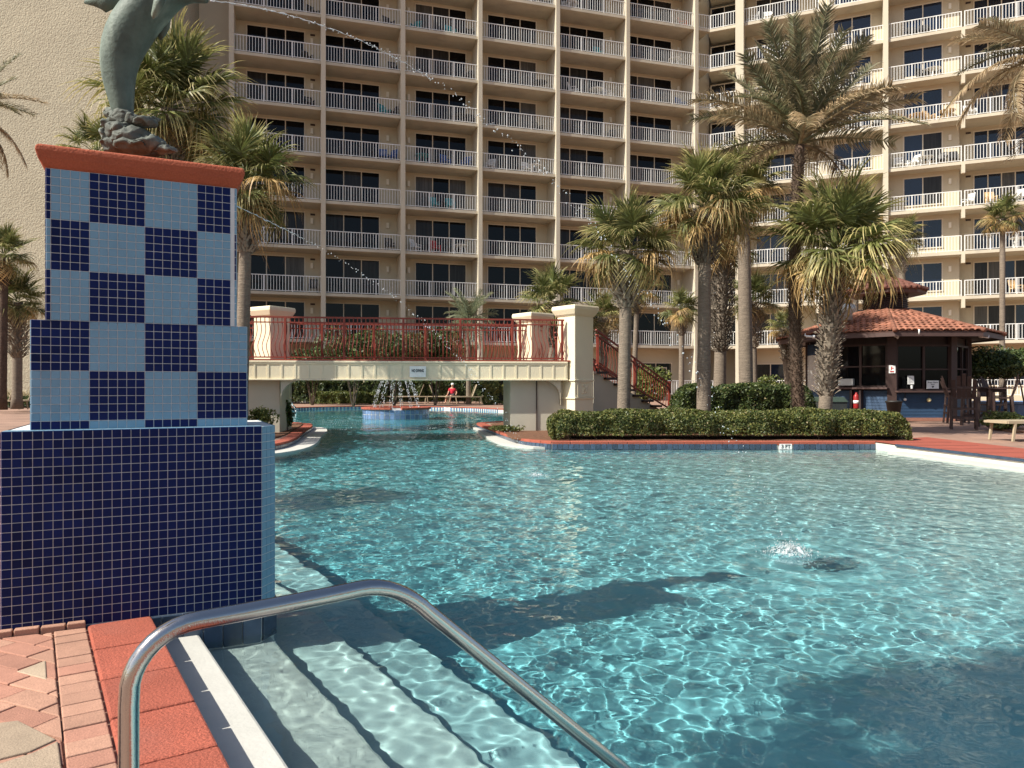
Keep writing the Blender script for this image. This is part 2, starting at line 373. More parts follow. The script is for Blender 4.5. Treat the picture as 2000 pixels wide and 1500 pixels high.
# floor as a height field: beach entry rising to the right, deep in the middle
xs = np.arange(-14, 11, .2); ys = np.arange(-3, 44, .25)
X, Y = np.meshgrid(xs, ys)
re_x = np.interp(Y, [-2.2, 10.5, 13.2, 50], [9.6, 7.29, 6.9, 6.9])
r = np.maximum(re_x - X, 0)
Z = -.16 - .078 * r
Z = np.maximum(Z, -.88); Z = np.where(Y > 16, -.95, Z)
t_ = np.clip((Y - 13) / 3, 0, 1); Z = np.where((Y > 13) & (Y <= 16), Z * (1 - t_) + -.95 * t_, Z)
idx = np.arange(X.size).reshape(X.shape)
fq = np.stack([idx[:-1, :-1], idx[:-1, 1:], idx[1:, 1:], idx[1:, :-1]], -1).reshape(-1, 4)
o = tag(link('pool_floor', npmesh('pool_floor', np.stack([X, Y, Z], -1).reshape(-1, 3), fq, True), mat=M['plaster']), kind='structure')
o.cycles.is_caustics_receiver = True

# entry steps down from the near coping and the white ledges
u2 = (dline.x, dline.y)
stp = thing('pool_steps', (A1.x, A1.y, 0), None, None); tag(stp, kind='structure')
treads = [(0.0, .21, -.105), (.21, .54, -.27), (.54, .87, -.40), (.87, 1.2, -.53)]
for k, (b0, b1, z) in enumerate(treads):
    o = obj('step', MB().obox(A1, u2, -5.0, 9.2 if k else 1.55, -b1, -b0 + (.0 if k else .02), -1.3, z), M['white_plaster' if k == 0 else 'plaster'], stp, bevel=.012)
    o.cycles.is_caustics_receiver = True
def ledge(pts, width, z, name='ledge', sign=1):
    """strip on the water side of a run of outline points"""
    mb = MB(); off = []
    for i, p in enumerate(pts):
        d = (pts[min(i + 1, len(pts) - 1)] - pts[max(i - 1, 0)]).normalized(); nn = Vector((-d.y, d.x)) * sign
        ww = width(i / (len(pts) - 1)) if callable(width) else width
        off.append(p + nn * ww)
    for i in range(len(pts) - 1):
        a, c, e, f_ = pts[i], pts[i + 1], off[i + 1], off[i]
        mb.hexa([(a.x, a.y, -1.2), (c.x, c.y, -1.2), (e.x, e.y, -1.2), (f_.x, f_.y, -1.2), (a.x, a.y, z), (c.x, c.y, z), (e.x, e.y, z), (f_.x, f_.y, z)])
    o = tag(obj(name, mb, M['white_plaster']), kind='structure'); o.cycles.is_caustics_receiver = True
    return o
ledge(lbank[:-4], lambda t: .12 + .3 * min(1, 4 * t) , LZ, 'pool_ledge')
ledge(rbank[2:-12], lambda t: .03 + .3 * math.sin(math.pi * min(1, t * 1.2)) ** .5 if t < .83 else .12, LZ, 'pool_ledge')
mb = MB()
o = ledge([V2(9.6, -2.2), V2(7.29, 10.5), V2(6.92, 13.0)], .32, LZ, 'beach_step')
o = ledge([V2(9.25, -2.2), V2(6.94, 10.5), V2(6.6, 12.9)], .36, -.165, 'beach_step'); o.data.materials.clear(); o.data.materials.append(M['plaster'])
structure('edge_tile_line', MB().obox(V2(7.29, 10.5), ((V2(6.9, 13.2) - V2(7.29, 10.5)).normalized().x, (V2(6.9, 13.2) - V2(7.29, 10.5)).normalized().y), -.2, 2.75, -.012, .03, -.035, .0065), M['tile_wet'])

# water surface: real ripples in the mesh, finer near the camera
ysw = [1.2]
while ysw[-1] < 44: ysw.append(ysw[-1] + (max(.0135, .0027 * ysw[-1]) if ysw[-1] < 20 else .0065 * ysw[-1]))
ysw = np.array(ysw); nx = 780
uu = np.linspace(-1, 1, nx)
X = np.clip(uu[None, :] * (0.74 * ysw[:, None] + .8), -14, 10.5) + np.zeros_like(ysw)[:, None]
X = np.where(np.abs(X) >= 10.4, X + uu[None, :] * .01, X)
Y = np.repeat(ysw[:, None], nx, 1)
Zw = np.zeros_like(X); cell = np.maximum(np.gradient(ysw), 2 * (.74 * ysw + .8) / nx)[:, None]
def waves(n_, l0, l1, amp_, p_, mean, sd):
    global Zw
    for i in range(n_):
        lam = math.exp(RNG.uniform(math.log(l0), math.log(l1))); k = 2 * math.pi / lam; th = RNG.normal(mean, sd)
        att = np.clip(lam / cell / 2 - 1, 0, 1)
        Zw += att * (amp_ * lam ** p_ * np.sin(k * (X * math.cos(th) + Y * math.sin(th)) + RNG.uniform(0, 6.28)))
waves(70, .07, .38, .00115, .95, .9, 1.1)
waves(18, .42, 1.1, .0006, .9, .9, .8)
waves(34, .045, .09, .0008, 1.0, .9, 2.0)
SPL = [(1.96, 5.19, .55), (.32, 9.7, .5)]
for sx_, sy_, sr in SPL:
    d = np.hypot(X - sx_, Y - sy_)
    calm = np.exp(-(d / (sr * 1.5)) ** 2)
    Zw = Zw * (1 - .65 * calm) + .0065 * np.exp(-d / (sr * 1.5)) * np.sin(d * 21) * (d > .08)
d = np.hypot(X + 4.45, Y - 28.3); Zw += .006 * np.exp(-np.maximum(d - 1.3, 0) / 2.5) * np.sin(d * 12)
amp = 1 + 1.0 * np.clip((Y - 5) / 8, 0, 1)
Zw = WZ + Zw * amp
idx = np.arange(X.size).reshape(X.shape)
fq = np.stack([idx[:-1, :-1], idx[:-1, 1:], idx[1:, 1:], idx[1:, :-1]], -1).reshape(-1, 4)
water = tag(link('water', npmesh('water', np.stack([X, Y, Zw], -1).reshape(-1, 3), fq, True), mat=M['water']), kind='structure')
water.cycles.is_caustics_caster = True

# ------------------------------------------------------------------ coping, waterline tiles
def resample(pts, step):
    L = [0]
    for a, c in zip(pts[:-1], pts[1:]): L.append(L[-1] + (c - a).length)
    nseg = max(1, round(L[-1] / step)); out = []; j = 0
    for k in range(nseg + 1):
        t = L[-1] * k / nseg
        while j < len(pts) - 2 and L[j + 1] < t: j += 1
        f = (t - L[j]) / max(1e-9, L[j + 1] - L[j]); out.append(pts[j].lerp(pts[j + 1], min(1, max(0, f))))
    return out
coping = thing('pool_coping', (A1.x, A1.y, 0), None, None); tag(coping, kind='structure')
def coping_run(pts, step, width, stuff=False, gap=.003, zb=-.04):
    ps = resample(pts, step); nr = []
    for i in range(len(ps)):
        d = (ps[min(i + 1, len(ps) - 1)] - ps[max(i - 1, 0)]).normalized(); nr.append(Vector((d.y, -d.x)))
    acc = MB()
    for i in range(len(ps) - 1):
        a, c = ps[i], ps[i + 1]; d = (c - a).normalized() * gap
        ai, ci = a + d - nr[i] * .015, c - d - nr[i + 1] * .015
        ao, co = a + d + nr[i] * width, c - d + nr[i + 1] * width
        top = .004 + random.uniform(-.0012, .0012)
        mb = acc if stuff else MB()
        mb.hexa([(*ai, zb), (*ci, zb), (*co, zb), (*ao, zb), (*ai, top), (*ci, top), (*co, top), (*ao, top)])
        if not stuff: obj('coping_tile', mb, M['red_coping'], coping, bevel=.008)
    if stuff: tag(obj('coping_run', acc, M['red_coping'], coping), kind='stuff')
near = [p_start, dl(1.56)]
coping_run([near[1], near[0]][::-1][::-1] if False else [V2(*dl(1.56)), V2(*p_start)], .36, .23)
coping_run([V2(*p_end), V2(*dl(1.9))], .5, .23, True)
coping_run(curb, .36, .24, zb=-.066)
coping_run(rbank[:-6], .3, .24, zb=-.066)
coping_run(lbank[2:-3], .3, .24)
coping_run(back, .9, .3)
coping_run(right_edge, .6, .05, True)

wt = thing('waterline_tiles', (.75, 13.9, 0), None, None); tag(wt, kind='structure')
tm = MB().box(-.0465, .0465, -.008, .012, -.050, .050).mesh('waterline_tile'); tm.materials.append(M['tile_wet'])
tm2 = tm.copy(); tm2.materials.clear(); tm2.materials.append(M['tile_sky'])
def tile_run(pts, objs=True, pitch=.104, mesh=tm, rows=(-.093, -.199), skip=None):
    ps = resample(pts, pitch); acc = MB()
    for i in range(len(ps) - 1):
        c = (ps[i] + ps[i + 1]) / 2; d = (ps[i + 1] - ps[i]).normalized(); nn = Vector((-d.y, d.x)); c = c + nn * .008
        for j, z in enumerate(rows):
            if j == 0 and skip and skip(c): continue
            if objs and j == 0:
                o = link('tile', mesh, wt); o.location = Vector((c.x, c.y, z)) - wloc(wt); o.rotation_euler = (0, 0, math.atan2(d.y, d.x))
            else: acc.obox(c, (d.x, d.y), -.0465 * pitch / .104, .0465 * pitch / .104, -.008, .012, z - .05, z + .05)
    if acc.v: tag(obj('tile_band', acc, mesh.materials[0], wt), kind='stuff')
MKX = G(1520, 869, -.09).x
tile_run(curb, skip=lambda c: abs(c.x - MKX) < .12)
tile_run(rbank[:-10])
tile_run(back[10:40], True, .21, tm2)
tile_run(lbank[2:-3], False)

# red band of decking along the beach entry
mb = MB(); mb.add([(6.9, 13.25, .0), (7.3, 10.45, .0), (9.6, -2.2, .0), (11.2, -2.2, .0), (8.6, 11.2, .0), (8.55, 15.2, 0), (6.85, 14.15, 0)], [(0, 1, 2, 3, 4, 5, 6)])
rd = structure('red_deck', mb, M['red_deck'])
jm = MB()
for k in range(14):
    y = 4 + k * .75; x0 = np.interp(y, [-2.2, 10.5, 13.2], [9.6, 7.29, 6.9]); jm.box(x0 + .02, x0 + 1.3, y, y + .012, 0, .0025)
obj('deck_joint', jm, M['dark_trim'], rd)

# depth marker
dm = thing('depth_marker', (MKX, 13.89, -.09), 'white depth marker tile reading 3 FT on the curb in front of the long hedge', 'sign')
obj('plate', MB().box(MKX - .115, MKX + .115, 13.875, 13.905, -.142, -.041), M['white_paint'], dm)
def text(name, s, size, loc, rot, mat, parent=None, bold=.0, align='CENTER'):
    cu = bpy.data.curves.new(name, 'FONT'); cu.body = s; cu.size = size; cu.align_x = align; cu.align_y = 'CENTER'; cu.extrude = .001; cu.offset = bold
    tmp = bpy.data.objects.new(name, cu); COL.objects.link(tmp)
    me = bpy.data.meshes.new_from_object(tmp.evaluated_get(bpy.context.evaluated_depsgraph_get()))
    bpy.data.objects.remove(tmp); me.name = name; me.materials.clear(); me.materials.append(mat)
    o = link(name, me, parent); o.location = Vector(loc) - (wloc(parent) if parent else Vector()); o.rotation_euler = rot
    return o
text('lettering', '3 FT', .095, (MKX, 13.872, -.092), (R(90), 0, 0), M['ink'], dm, .002)
for px, py, lab in ((660, 800, 'small white depth marker reading 3 FT left of the round fountain'), (898, 797, 'small white depth marker reading 3 FT right of the round fountain')):
    c = G(px, py, -.08); best = min(back, key=lambda q: (q - Vector((c.x, c.y))).length)
    j = back.index(best); d = (back[j + 1] - back[j - 1]).normalized(); nn = Vector((-d.y, d.x)); c2 = best + nn * .03
    t = thing('depth_marker', (c2.x, c2.y, -.08), lab, 'sign')
    obj('plate', MB().obox(c2, (d.x, d.y), -.24, .24, -.01, .01, -.14, .0), M['white_paint'], t)
    c3 = c2 + nn * .012
    text('lettering', '3 FT', .13, (c3.x, c3.y, -.07), (R(90), 0, math.atan2(-d.y, -d.x)), M['ink'], t, .002)

# ------------------------------------------------------------------ near pavers
pav = thing('pavement', (-1.6, 2.4, 0), None, None); tag(pav, kind='structure')
def clip(poly, o, nrm):
    """keep the side of the line through o where dot(p-o, nrm) >= 0"""
    out = []
    for i in range(len(poly)):
        a, c = poly[i], poly[(i + 1) % len(poly)]; da, dc = (a - o).dot(nrm), (c - o).dot(nrm)
        if da >= 0: out.append(a)
        if da * dc < 0: out.append(a.lerp(c, da / (da - dc)))
    return out
def inset(poly, g):
    c = sum(poly, Vector((0, 0))) / len(poly)
    return [p + (c - p).normalized() * g for p in poly]
cop_out = A1 - pline * .235
strip_out = A1 - pline * .355
ped_u = Vector((.9015, .4327)); ped_n = Vector((-.4327, .9015))       # along the pedestal front, away from the camera
F0 = G(2, 1240).xy
kinds = ['paver_red', 'paver_red', 'paver_red', 'paver_pink', 'paver_tan']
def paver(poly, mat, z=0.0):
    poly = inset(poly, .0035)
    if len(poly) < 3: return
    area = abs(sum(poly[i].cross(poly[(i + 1) % len(poly)]) for i in range(len(poly)))) / 2
    if area < .0006: return
    top = z + random.uniform(-.002, .002)
    obj('brick', MB().prism(poly, -.03, top, None), M[mat], pav, bevel=.004)
stones = [[G(a, c).xy for a, c in q] for q in (((30, 1313), (90, 1290), (92, 1329)), ((-60, 1420), (36, 1408), (112, 1446), (60, 1470), (-60, 1500)), ((-40, 1506), (64, 1472), (114, 1449), (124, 1506), (118, 1600), (-60, 1650)))]
def inside(p, q): return all((q[(i + 1) % len(q)] - q[i]).cross(p - q[i]) * (q[1] - q[0]).cross(q[2] - q[1]) >= 0 for i in range(len(q)))
# soldier course beside the coping
for k in range(-6, 19):
    q = [cop_out + dline * (k * .098), cop_out + dline * (k * .098 + .098), strip_out + dline * (k * .098 + .098), strip_out + dline * (k * .098)]
    q = clip(q, F0 - ped_n * .045, -ped_n)
    if len(q) > 2: paver(q, random.choice(['paver_red', 'paver_pink', 'paver_pink', 'paver_pink']))
# brick field in running bond with larger tan stones let in
e1 = Vector((.92, -.39)).normalized(); e2 = Vector((.39, .92)).normalized(); o0 = Vector((-2.2, 2.2))
for q in stones: paver(clip(q, strip_out - pline * .002, -pline), 'paver_tan', .004)
cnt = 0
for i in range(-12, 16):
    for j in range(-9, 8):
        a = o0 + e2 * (i * .098) + e1 * (j * .2 + (i % 2) * .1)
        q = [a, a + e1 * .2, a + e1 * .2 + e2 * .098, a + e2 * .098]
        q = clip(q, strip_out - pline * .002, -pline)
        if len(q) > 2: q = clip(q, F0 - ped_n * .045, -ped_n)
        if len(q) < 3: continue
        c = sum(q, Vector((0, 0))) / len(q)
        if c.y < 1.3 or c.x < -2.9 or cnt > 225: continue
        cnt += 1
        paver(q, random.choice(['paver_red', 'paver_pink', 'paver_pink']))
# kerb bricks against the pedestal foot
for k in range(9):
    a = F0 + ped_u * (-.33 + k * .094)
    q = [a - ped_n * .042, a + ped_u * .094 - ped_n * .042, a + ped_u * .094 - ped_n * .002, a - ped_n * .002]
    q = clip(q, cop_out, -pline)
    if len(q) < 3: break
    paver(q, 'paver_pink', .022)

# ------------------------------------------------------------------ tiled pedestal with the dolphin
PT = .03665; ZB = .838; PZ = ZB / 22.0
ped = thing('fountain_pedestal', (F0.x + .3, F0.y + .5, 0), 'tall stepped fountain pedestal clad in navy and pale blue mosaic tiles at the pool edge', 'pedestal')
def sp(px, d=0.0):      # run along the front plane (set back by d) at photo column px
    o = F0 + ped_n * d; rr = (px - CX) / F
    return (rr * o.y - o.x) / (ped_u.x - rr * ped_u.y)
W1 = 28 * PT; DEP = .78
F1 = F0 + ped_u * W1; F2 = F1 + Vector((.2, .98)) * .115
body = [F0, F1, F2, F2 + ped_n * (DEP - .1), F0 + ped_n * DEP]
shr = lambda poly, g: [p + ((sum(poly, Vector((0, 0))) / len(poly)) - p).normalized() * g for p in poly]
obj('base_block', MB().prism(body, -1.2, ZB - .004), M['grout'], ped)
SET = .085
s60, s482 = sp(60, SET), sp(482, SET); PU = (s482 - s60) / 24.0
Q0 = F0 + ped_n * SET
PZU = PU; ZT = ZB + 31 * PZU
sl, sr_ = s60 + 1.5 * PU, s482 - 1.3 * PU
zw = ZB + (1 + 6 + 6) * PZU                         # top of the wide part
UD = .5
blk = lambda a, c, d: [Q0 + ped_u * a, Q0 + ped_u * c, Q0 + ped_u * c + ped_n * d, Q0 + ped_u * a + ped_n * d]
obj('middle_block', MB().prism(blk(s60, s482, UD), ZB - .01, zw), M['grout'], ped)
obj('upper_block', MB().prism(blk(sl, sr_, UD - .04), zw - .01, ZT), M['grout'], ped)
# mosaic: single tiles near the eye, the rest joined
cells = []
for i in range(28):
    for j in range(22): cells.append((F0, ped_u, PT * (i + .5), PZ * (j + .5), PT, PZ, 'tile_navy', 'a'))
for i in range(24):
    for j in range(31):
        z = ZB + PZU * (j + .5); s = s60 + PU * (i + .5)
        if z > zw and (s < sl - .3 * PU or s > sr_ + .3 * PU): continue
        bi = i // 6; bj = -1 if j == 0 else (j - 1) // 6
        wd = PU
        if z > zw and s < sl + .2 * PU: s = sl + .25 * PU; wd = .5 * PU; bi -= 1
        if z > zw and s > sr_ - .4 * PU: s = sr_ - .12 * PU; wd = .25 * PU; bi += 1
        dark = (bi + bj) % 2 == 1
        cells.append((Q0, ped_u, s, z, wd, PZU, 'tile_navy' if dark else 'tile_blue', 'b'))
tmesh = {}
def tilemesh(wd, hd, mat):
    k = (round(wd, 4), round(hd, 4), mat)
    if k not in tmesh:
        g = .0024; a, c = wd / 2 - g / 2, hd / 2 - g / 2; bv = .0012
        mb = MB().add([(-a, 0, -c), (a, 0, -c), (a, 0, c), (-a, 0, c), (-a + bv, -.003, -c + bv), (a - bv, -.003, -c + bv), (a - bv, -.003, c - bv), (-a + bv, -.003, c - bv)],
                      [(4, 5, 6, 7), (0, 1, 5, 4), (1, 2, 6, 5), (2, 3, 7, 6), (3, 0, 4, 7)])
        tmesh[k] = mb.mesh('mosaic_tile'); tmesh[k].materials.append(M[mat])
    return tmesh[k]
def cellpos(c): return c[0] + c[1] * c[2]
cells.sort(key=lambda c: cellpos(c).y)
ang = math.atan2(ped_u.y, ped_u.x)
rest = {'tile_navy': MB(), 'tile_blue': MB()}
for k, c in enumerate(cells):
    p = cellpos(c); tilt = (random.gauss(0, .006), random.gauss(0, .006)); me = tilemesh(c[4], c[5], c[6])
    if k < 300:
        o = link('tile', me, ped); o.location = Vector((p.x, p.y, c[3])) - wloc(ped); o.rotation_euler = (tilt[0], 0, ang + tilt[1])
    else:
        mt = Matrix.Translation((p.x, p.y, c[3])) @ Matrix.Rotation(ang + tilt[1], 4, 'Z') @ Matrix.Rotation(tilt[0], 4, 'X')
        rest[c[6]].add([mt @ v.co for v in me.vertices], [tuple(f.vertices) for f in me.polygons])
# corner return strips, ledge top, pool side
def face_tiles(o, u, nu, nz_, pu, pz, z0, mat, mb):
    n_ = Vector((-u.y, u.x)); a_ = math.atan2(u.y, u.x); me = tilemesh(pu, pz, mat)
    for i in range(nu):
        for j in range(nz_):
            p = o + u * (pu * (i + .5)); mt = Matrix.Translation((p.x, p.y, z0 + pz * (j + .5))) @ Matrix.Rotation(a_ + random.gauss(0, .006), 4, 'Z')
            mb.add([mt @ v.co for v in me.vertices], [tuple(f.vertices) for f in me.polygons])
d12 = (F2 - F1).normalized(); face_tiles(F1, d12, 3, 22, .115 / 3, PZ, 0, 'tile_blue', rest['tile_blue'])
face_tiles(F2, ped_n, 18, 22, .68 / 18, PZ, 0, 'tile_blue', rest['tile_blue'])
cc = Q0 + ped_u * s482; face_tiles(cc, ped_n, 12, 13, UD / 12, PZU, ZB, 'tile_blue', rest['tile_blue'])
cc = Q0 + ped_u * sr_; face_tiles(cc, ped_n, 12, 18, (UD - .04) / 12, PZU, zw, 'tile_blue', rest['tile_blue'])
face_tiles(F0 + ped_n * DEP, -ped_n, 21, 22, DEP / 21, PZ, 0, 'tile_navy', rest['tile_navy'])
cc = Q0 + ped_u * s60; face_tiles(cc + ped_n * UD, -ped_n, 13, 13, UD / 13, PZU, ZB, 'tile_blue', rest['tile_blue'])
cc = Q0 + ped_u * sl; face_tiles(cc + ped_n * (UD - .04), -ped_n, 12, 18, (UD - .04) / 12, PZU, zw, 'tile_navy', rest['tile_navy'])
for i in range(28):
    for j in range(3):
        q = F0 + ped_u * (PT * i) + ped_n * (PT * j)
        a = .001; rest['tile_blue'].obox(q, ped_u, a, PT - a, a, PT - a, ZB - .004, ZB)
for k in ('tile_navy', 'tile_blue'): tag(obj('mosaic_field', rest[k], M[k], ped), kind='stuff')
# row of large tiles at the pool waterline below the block
for i in range(11):
    s = W1 - .005 - i * .085
    for k in range(1):
        obj('waterline_tile', MB().obox(F0 + ped_u * (s - .08), ped_u, 0, .081, -.014, .0, -.24, -.002), M['tile_wet'], ped, bevel=.003)
obj('waterline_tile', MB().obox(F1, ((F2 - F1).normalized().x, (F2 - F1).normalized().y), .0, .118, -.012, .0, -.24, -.002), M['tile_wet'], ped, bevel=.003)
for k in range(7): obj('waterline_tile', MB().obox(F2 + ped_n * (.004 + k * .085), (ped_n.x, ped_n.y), .0, .081, -.012, .0, -.24, -.002), M['tile_wet'], ped, bevel=.003)
# red flared cap
cp = MB(); zc = ZT - .002; pts = []
prof = [(-.003, 0.0), (.012, .012), (.028, .04), (.036, .07), (.034, .09), (.022, .098)]
rings = []
for off, dz in prof:
    q = [Q0 + ped_u * (sl - off) - ped_n * off, Q0 + ped_u * (sr_ + off) - ped_n * off, Q0 + ped_u * (sr_ + off) + ped_n * (UD - .04 + off), Q0 + ped_u * (sl - off) + ped_n * (UD - .04 + off)]
    rings.append([(p.x, p.y, zc + dz) for p in q])
cp.add([p for rg in rings for p in rg], [(i * 4 + k, i * 4 + (k + 1) % 4, (i + 1) * 4 + (k + 1) % 4, (i + 1) * 4 + k) for i in range(len(rings) - 1) for k in range(4)] + [(0, 3, 2, 1), tuple(range(len(rings) * 4 - 4, len(rings) * 4))])
obj('cap', cp, M['red_cap'], ped, bevel=.006)

# bronze dolphin
DY = Q0.y + .48
dol = thing('dolphin_statue', P(250, 290, DY), 'green bronze leaping dolphin statue spouting water on top of the tiled pedestal', 'statue')
spine = [(243, 262, 12), (242, 235, 18), (237, 195, 25), (231, 155, 32), (232, 115, 39), (246, 74, 45), (270, 35, 46), (301, 4, 43), (333, -14, 35), (360, -16, 25), (378, -9, 15), (394, -3, 9.5), (408, 2, 6)]
pts = [P(a, c, DY) for a, c, _ in spine]; rad = [.94 * r_ / F * DY for _, _, r_ in spine]
mb = MB().tube(pts, rad, 20)
o = obj('body', mb, M['bronze'], dol, True); sb = o.modifiers.new('s', 'SUBSURF'); sb.levels = sb.render_levels = 1
def fin(name, outline_px, thick, Yc, mat=M['bronze'], lean=0):
    c = [P(a, d, Yc) for a, d in outline_px]; cen = sum(c, Vector()) / len(c); mb = MB(); nn = len(c)
    vs = [p + Vector((0, -thick * (.25), 0)) for p in c] + [p + Vector((0, thick * .25, 0)) for p in c] + [cen + Vector((0, -thick, 0)), cen + Vector((0, thick, 0))]
    if lean: vs = [v + Vector((0, (v.z - c[0].z) * lean, 0)) for v in vs]
    mb.add(vs, [(2 * nn, i, (i + 1) % nn) for i in range(nn)] + [(2 * nn + 1, nn + (i + 1) % nn, nn + i) for i in range(nn)] + [(i, nn + i, nn + (i + 1) % nn, (i + 1) % nn) for i in range(nn)])
    return obj(name, mb, mat, dol, True)
fin('dorsal_fin', [(206, 24), (196, 17), (182, 11), (165, 7), (166, 1), (180, -12), (205, -24), (232, -28), (240, -5), (225, 14)], .02, DY)
fin('pectoral_fin', [(303, -12), (297, 6), (291, 24), (293, 32), (302, 27), (313, 14), (322, -2), (322, -16)], .012, DY - .135, M['bronze'], -.25)
fin('pectoral_fin', [(300, 26), (302, 50), (306, 68), (313, 79), (323, 70), (331, 54), (334, 34), (326, 16)], .012, DY + .07)
# rocks and waves under it
rk = bmesh.new()
bl = [(240, 232, 24, 20), (222, 222, 17, 12), (262, 236, 20, 12), (238, 258, 30, 18), (218, 244, 20, 10), (258, 272, 40, 20), (228, 284, 28, 18), (292, 282, 36, 16), (268, 290, 46, 13), (282, 238, 22, 8), (300, 234, 12, 5), (205, 262, 12, 10), (322, 292, 20, 8)]
for a, c, rx, rz in bl:
    mt = Matrix.Translation(P(a, c, DY + random.uniform(-.03, .03))) @ Matrix.Diagonal((rx / F * DY, (rx * .9) / F * DY, rz / F * DY, 1))
    bmesh.ops.create_icosphere(rk, subdivisions=4, radius=1, matrix=mt)
from mathutils import noise
for v in rk.verts:
    q = v.co * 26; v.co += Vector(noise.noise_vector(q)) * .016 + Vector(noise.noise_vector(q * 2.3)) * .008
me = bpy.data.meshes.new('rock_base'); rk.to_mesh(me); rk.free(); me.transform(Matrix.Translation(-wloc(dol))); me.shade_smooth(); me.materials.append(M['bronze_dark'])
link('rock_base', me, dol)

# water jets
def jet(name, S0, L0, b, c, label, n1, seed, strand):
    rr = random.Random(seed); mb = MB()
    f = lambda s: Vector((S0.x + (L0.x - S0.x) * s, S0.y + (L0.y - S0.y) * s, S0.z + b * s - c * s * s))
    def drop(p, r):
        mb.add([p + Vector((r, 0, 0)), p + Vector((-r, 0, 0)), p + Vector((0, r, 0)), p + Vector((0, -r, 0)), p + Vector((0, 0, r * 1.25)), p + Vector((0, 0, -r * 1.25))],
               [(0, 2, 4), (2, 1, 4), (1, 3, 4), (3, 0, 4), (2, 0, 5), (1, 2, 5), (3, 1, 5), (0, 3, 5)])
    if strand:
        k = int(strand * 260); ps = [f(strand * i / k) + Vector((rr.gauss(0, .0007), rr.gauss(0, .0007), rr.gauss(0, .001))) * (1 + 2 * i / k) for i in range(k + 1)]
        mb.tube(ps, [max(.0008, .0022 * (1 + .7 * math.sin(i * 1.9) + rr.gauss(0, .35)) * (1 - .55 * i / k)) for i in range(k + 1)], 6)
    s = strand * .15
    for i in range(n1):
        t = s + (1 - s) * (i + rr.random()) / n1; sp_ = .004 + .03 * max(0, t - s) ** 1.3
        drop(f(t) + Vector((rr.gauss(0, sp_), rr.gauss(0, sp_), rr.gauss(0, sp_))), rr.uniform(.0016, .0058) * min(1, .55 + t))
    o = solo(name, mb, M['drop'], S0, label, 'water jet', None, 'stuff', True)
    return o
S1 = P(409, 1, DY); L1 = Vector((1.96, 5.19, WZ))
jet('water_jet', S1, L1, .43, .43 + S1.z - L1.z, 'thin arc of water spouting from the dolphin mouth over the pool', 300, 1, .30)
S2 = P(461, 402, DY + .05); L2 = Vector((.32, 9.7, WZ))
jet('water_jet', S2, L2, -.259, -.259 + S2.z - L2.z, 'thin lower arc of drops from the pedestal side passing in front of the bridge', 230, 2, .10)
def splash(name, c, rad, hgt, n_, label, seed):
    """low ragged crown of thrown water with fine spray"""
    rr = random.Random(seed); mb = MB(); na, nr_ = 46, 9; vs = []
    for i in range(nr_):
        f = i / (nr_ - 1)
        for k in range(na):
            a = 2 * math.pi * k / na; nz_ = noise.noise(Vector((math.cos(a) * 3.1 + seed, math.sin(a) * 3.1, f * 4)))
            r_ = rad * (.08 + .92 * f) * (1 + .35 * nz_); z = hgt * (math.exp(-((f - .25) / .22) ** 2) * (.45 + .9 * abs(noise.noise(Vector((a * 3.3, f * 9, seed)))) ) + .10 * (1 - f)) + .004 - .012 * f
            vs.append((c[0] + r_ * math.cos(a), c[1] + r_ * math.sin(a), WZ + z))
    mb.add(vs, [(i * na + k, i * na + (k + 1) % na, (i + 1) * na + (k + 1) % na, (i + 1) * na + k) for i in range(nr_ - 1) for k in range(na) if rr.random() < .42])
    for i in range(n_):
        a = rr.uniform(0, 6.28); d = abs(rr.gauss(0, .55)) * rad; z = WZ + abs(rr.gauss(.15, .45)) * hgt * 1.5 * max(.05, 1 - d / rad / 1.5)
        r = rr.uniform(.0012, .0045); p = Vector((c[0] + d * math.cos(a), c[1] + d * math.sin(a), z))
        mb.add([p + Vector((r, 0, 0)), p + Vector((-r, 0, 0)), p + Vector((0, r, 0)), p + Vector((0, -r, 0)), p + Vector((0, 0, r * 1.6)), p + Vector((0, 0, -r * 1.6))],
               [(0, 2, 4), (2, 1, 4), (1, 3, 4), (3, 0, 4), (2, 0, 5), (1, 2, 5), (3, 1, 5), (0, 3, 5)])
    return solo(name, mb, M['foam'], Vector((c[0], c[1], WZ)), label, 'splash', None, 'stuff', True)
splash('splash', SPL[0], .17, .06, 1000, 'white splash where the dolphin jet lands in the open pool', 4)
splash('splash', SPL[1], .15, .035, 500, 'small splash farther out where the lower jet lands before the bridge', 5)

# ------------------------------------------------------------------ handrail in front
hr = thing('handrail', (-.681, 1.31, 0), 'polished stainless steel handrail bending over the pool steps in the foreground', 'handrail')
hd = pline                                          # along the rail, into the pool
def hp(a, z): return Vector((-.681 + hd.x * a, 1.31 + hd.y * a, z))
path = [hp(0, -.02), hp(0, .2), hp(0, .40), hp(0, .455)]
for k in range(1, 10):
    t = k / 9 * math.pi / 2; path.append(hp(.115 * (1 - math.cos(t)), .472 + .115 * math.sin(t)))
path += [hp(.2, .5885), hp(.35, .594), hp(.43, .598)]
for k in range(1, 9):
    t = k / 8; a0, z0, a1, z1, a2, z2 = .43, .598, .515, .602, .59, .525
    path.append(hp((1 - t) ** 2 * a0 + 2 * t * (1 - t) * a1 + t * t * a2, (1 - t) ** 2 * z0 + 2 * t * (1 - t) * z1 + t * t * z2))
path += [hp(.75, .382), hp(1.0, .158), hp(1.22, -.038)]
for k in range(1, 5): path.append(hp(1.22 + .06 * math.sin(k / 4 * 1.2), -.038 - .12 * k / 4 - .1 * (k / 4) ** 2))
path.append(hp(1.28, -.7))
obj('rail', MB().tube(path, .0172, 20), M['steel'], hr, True)
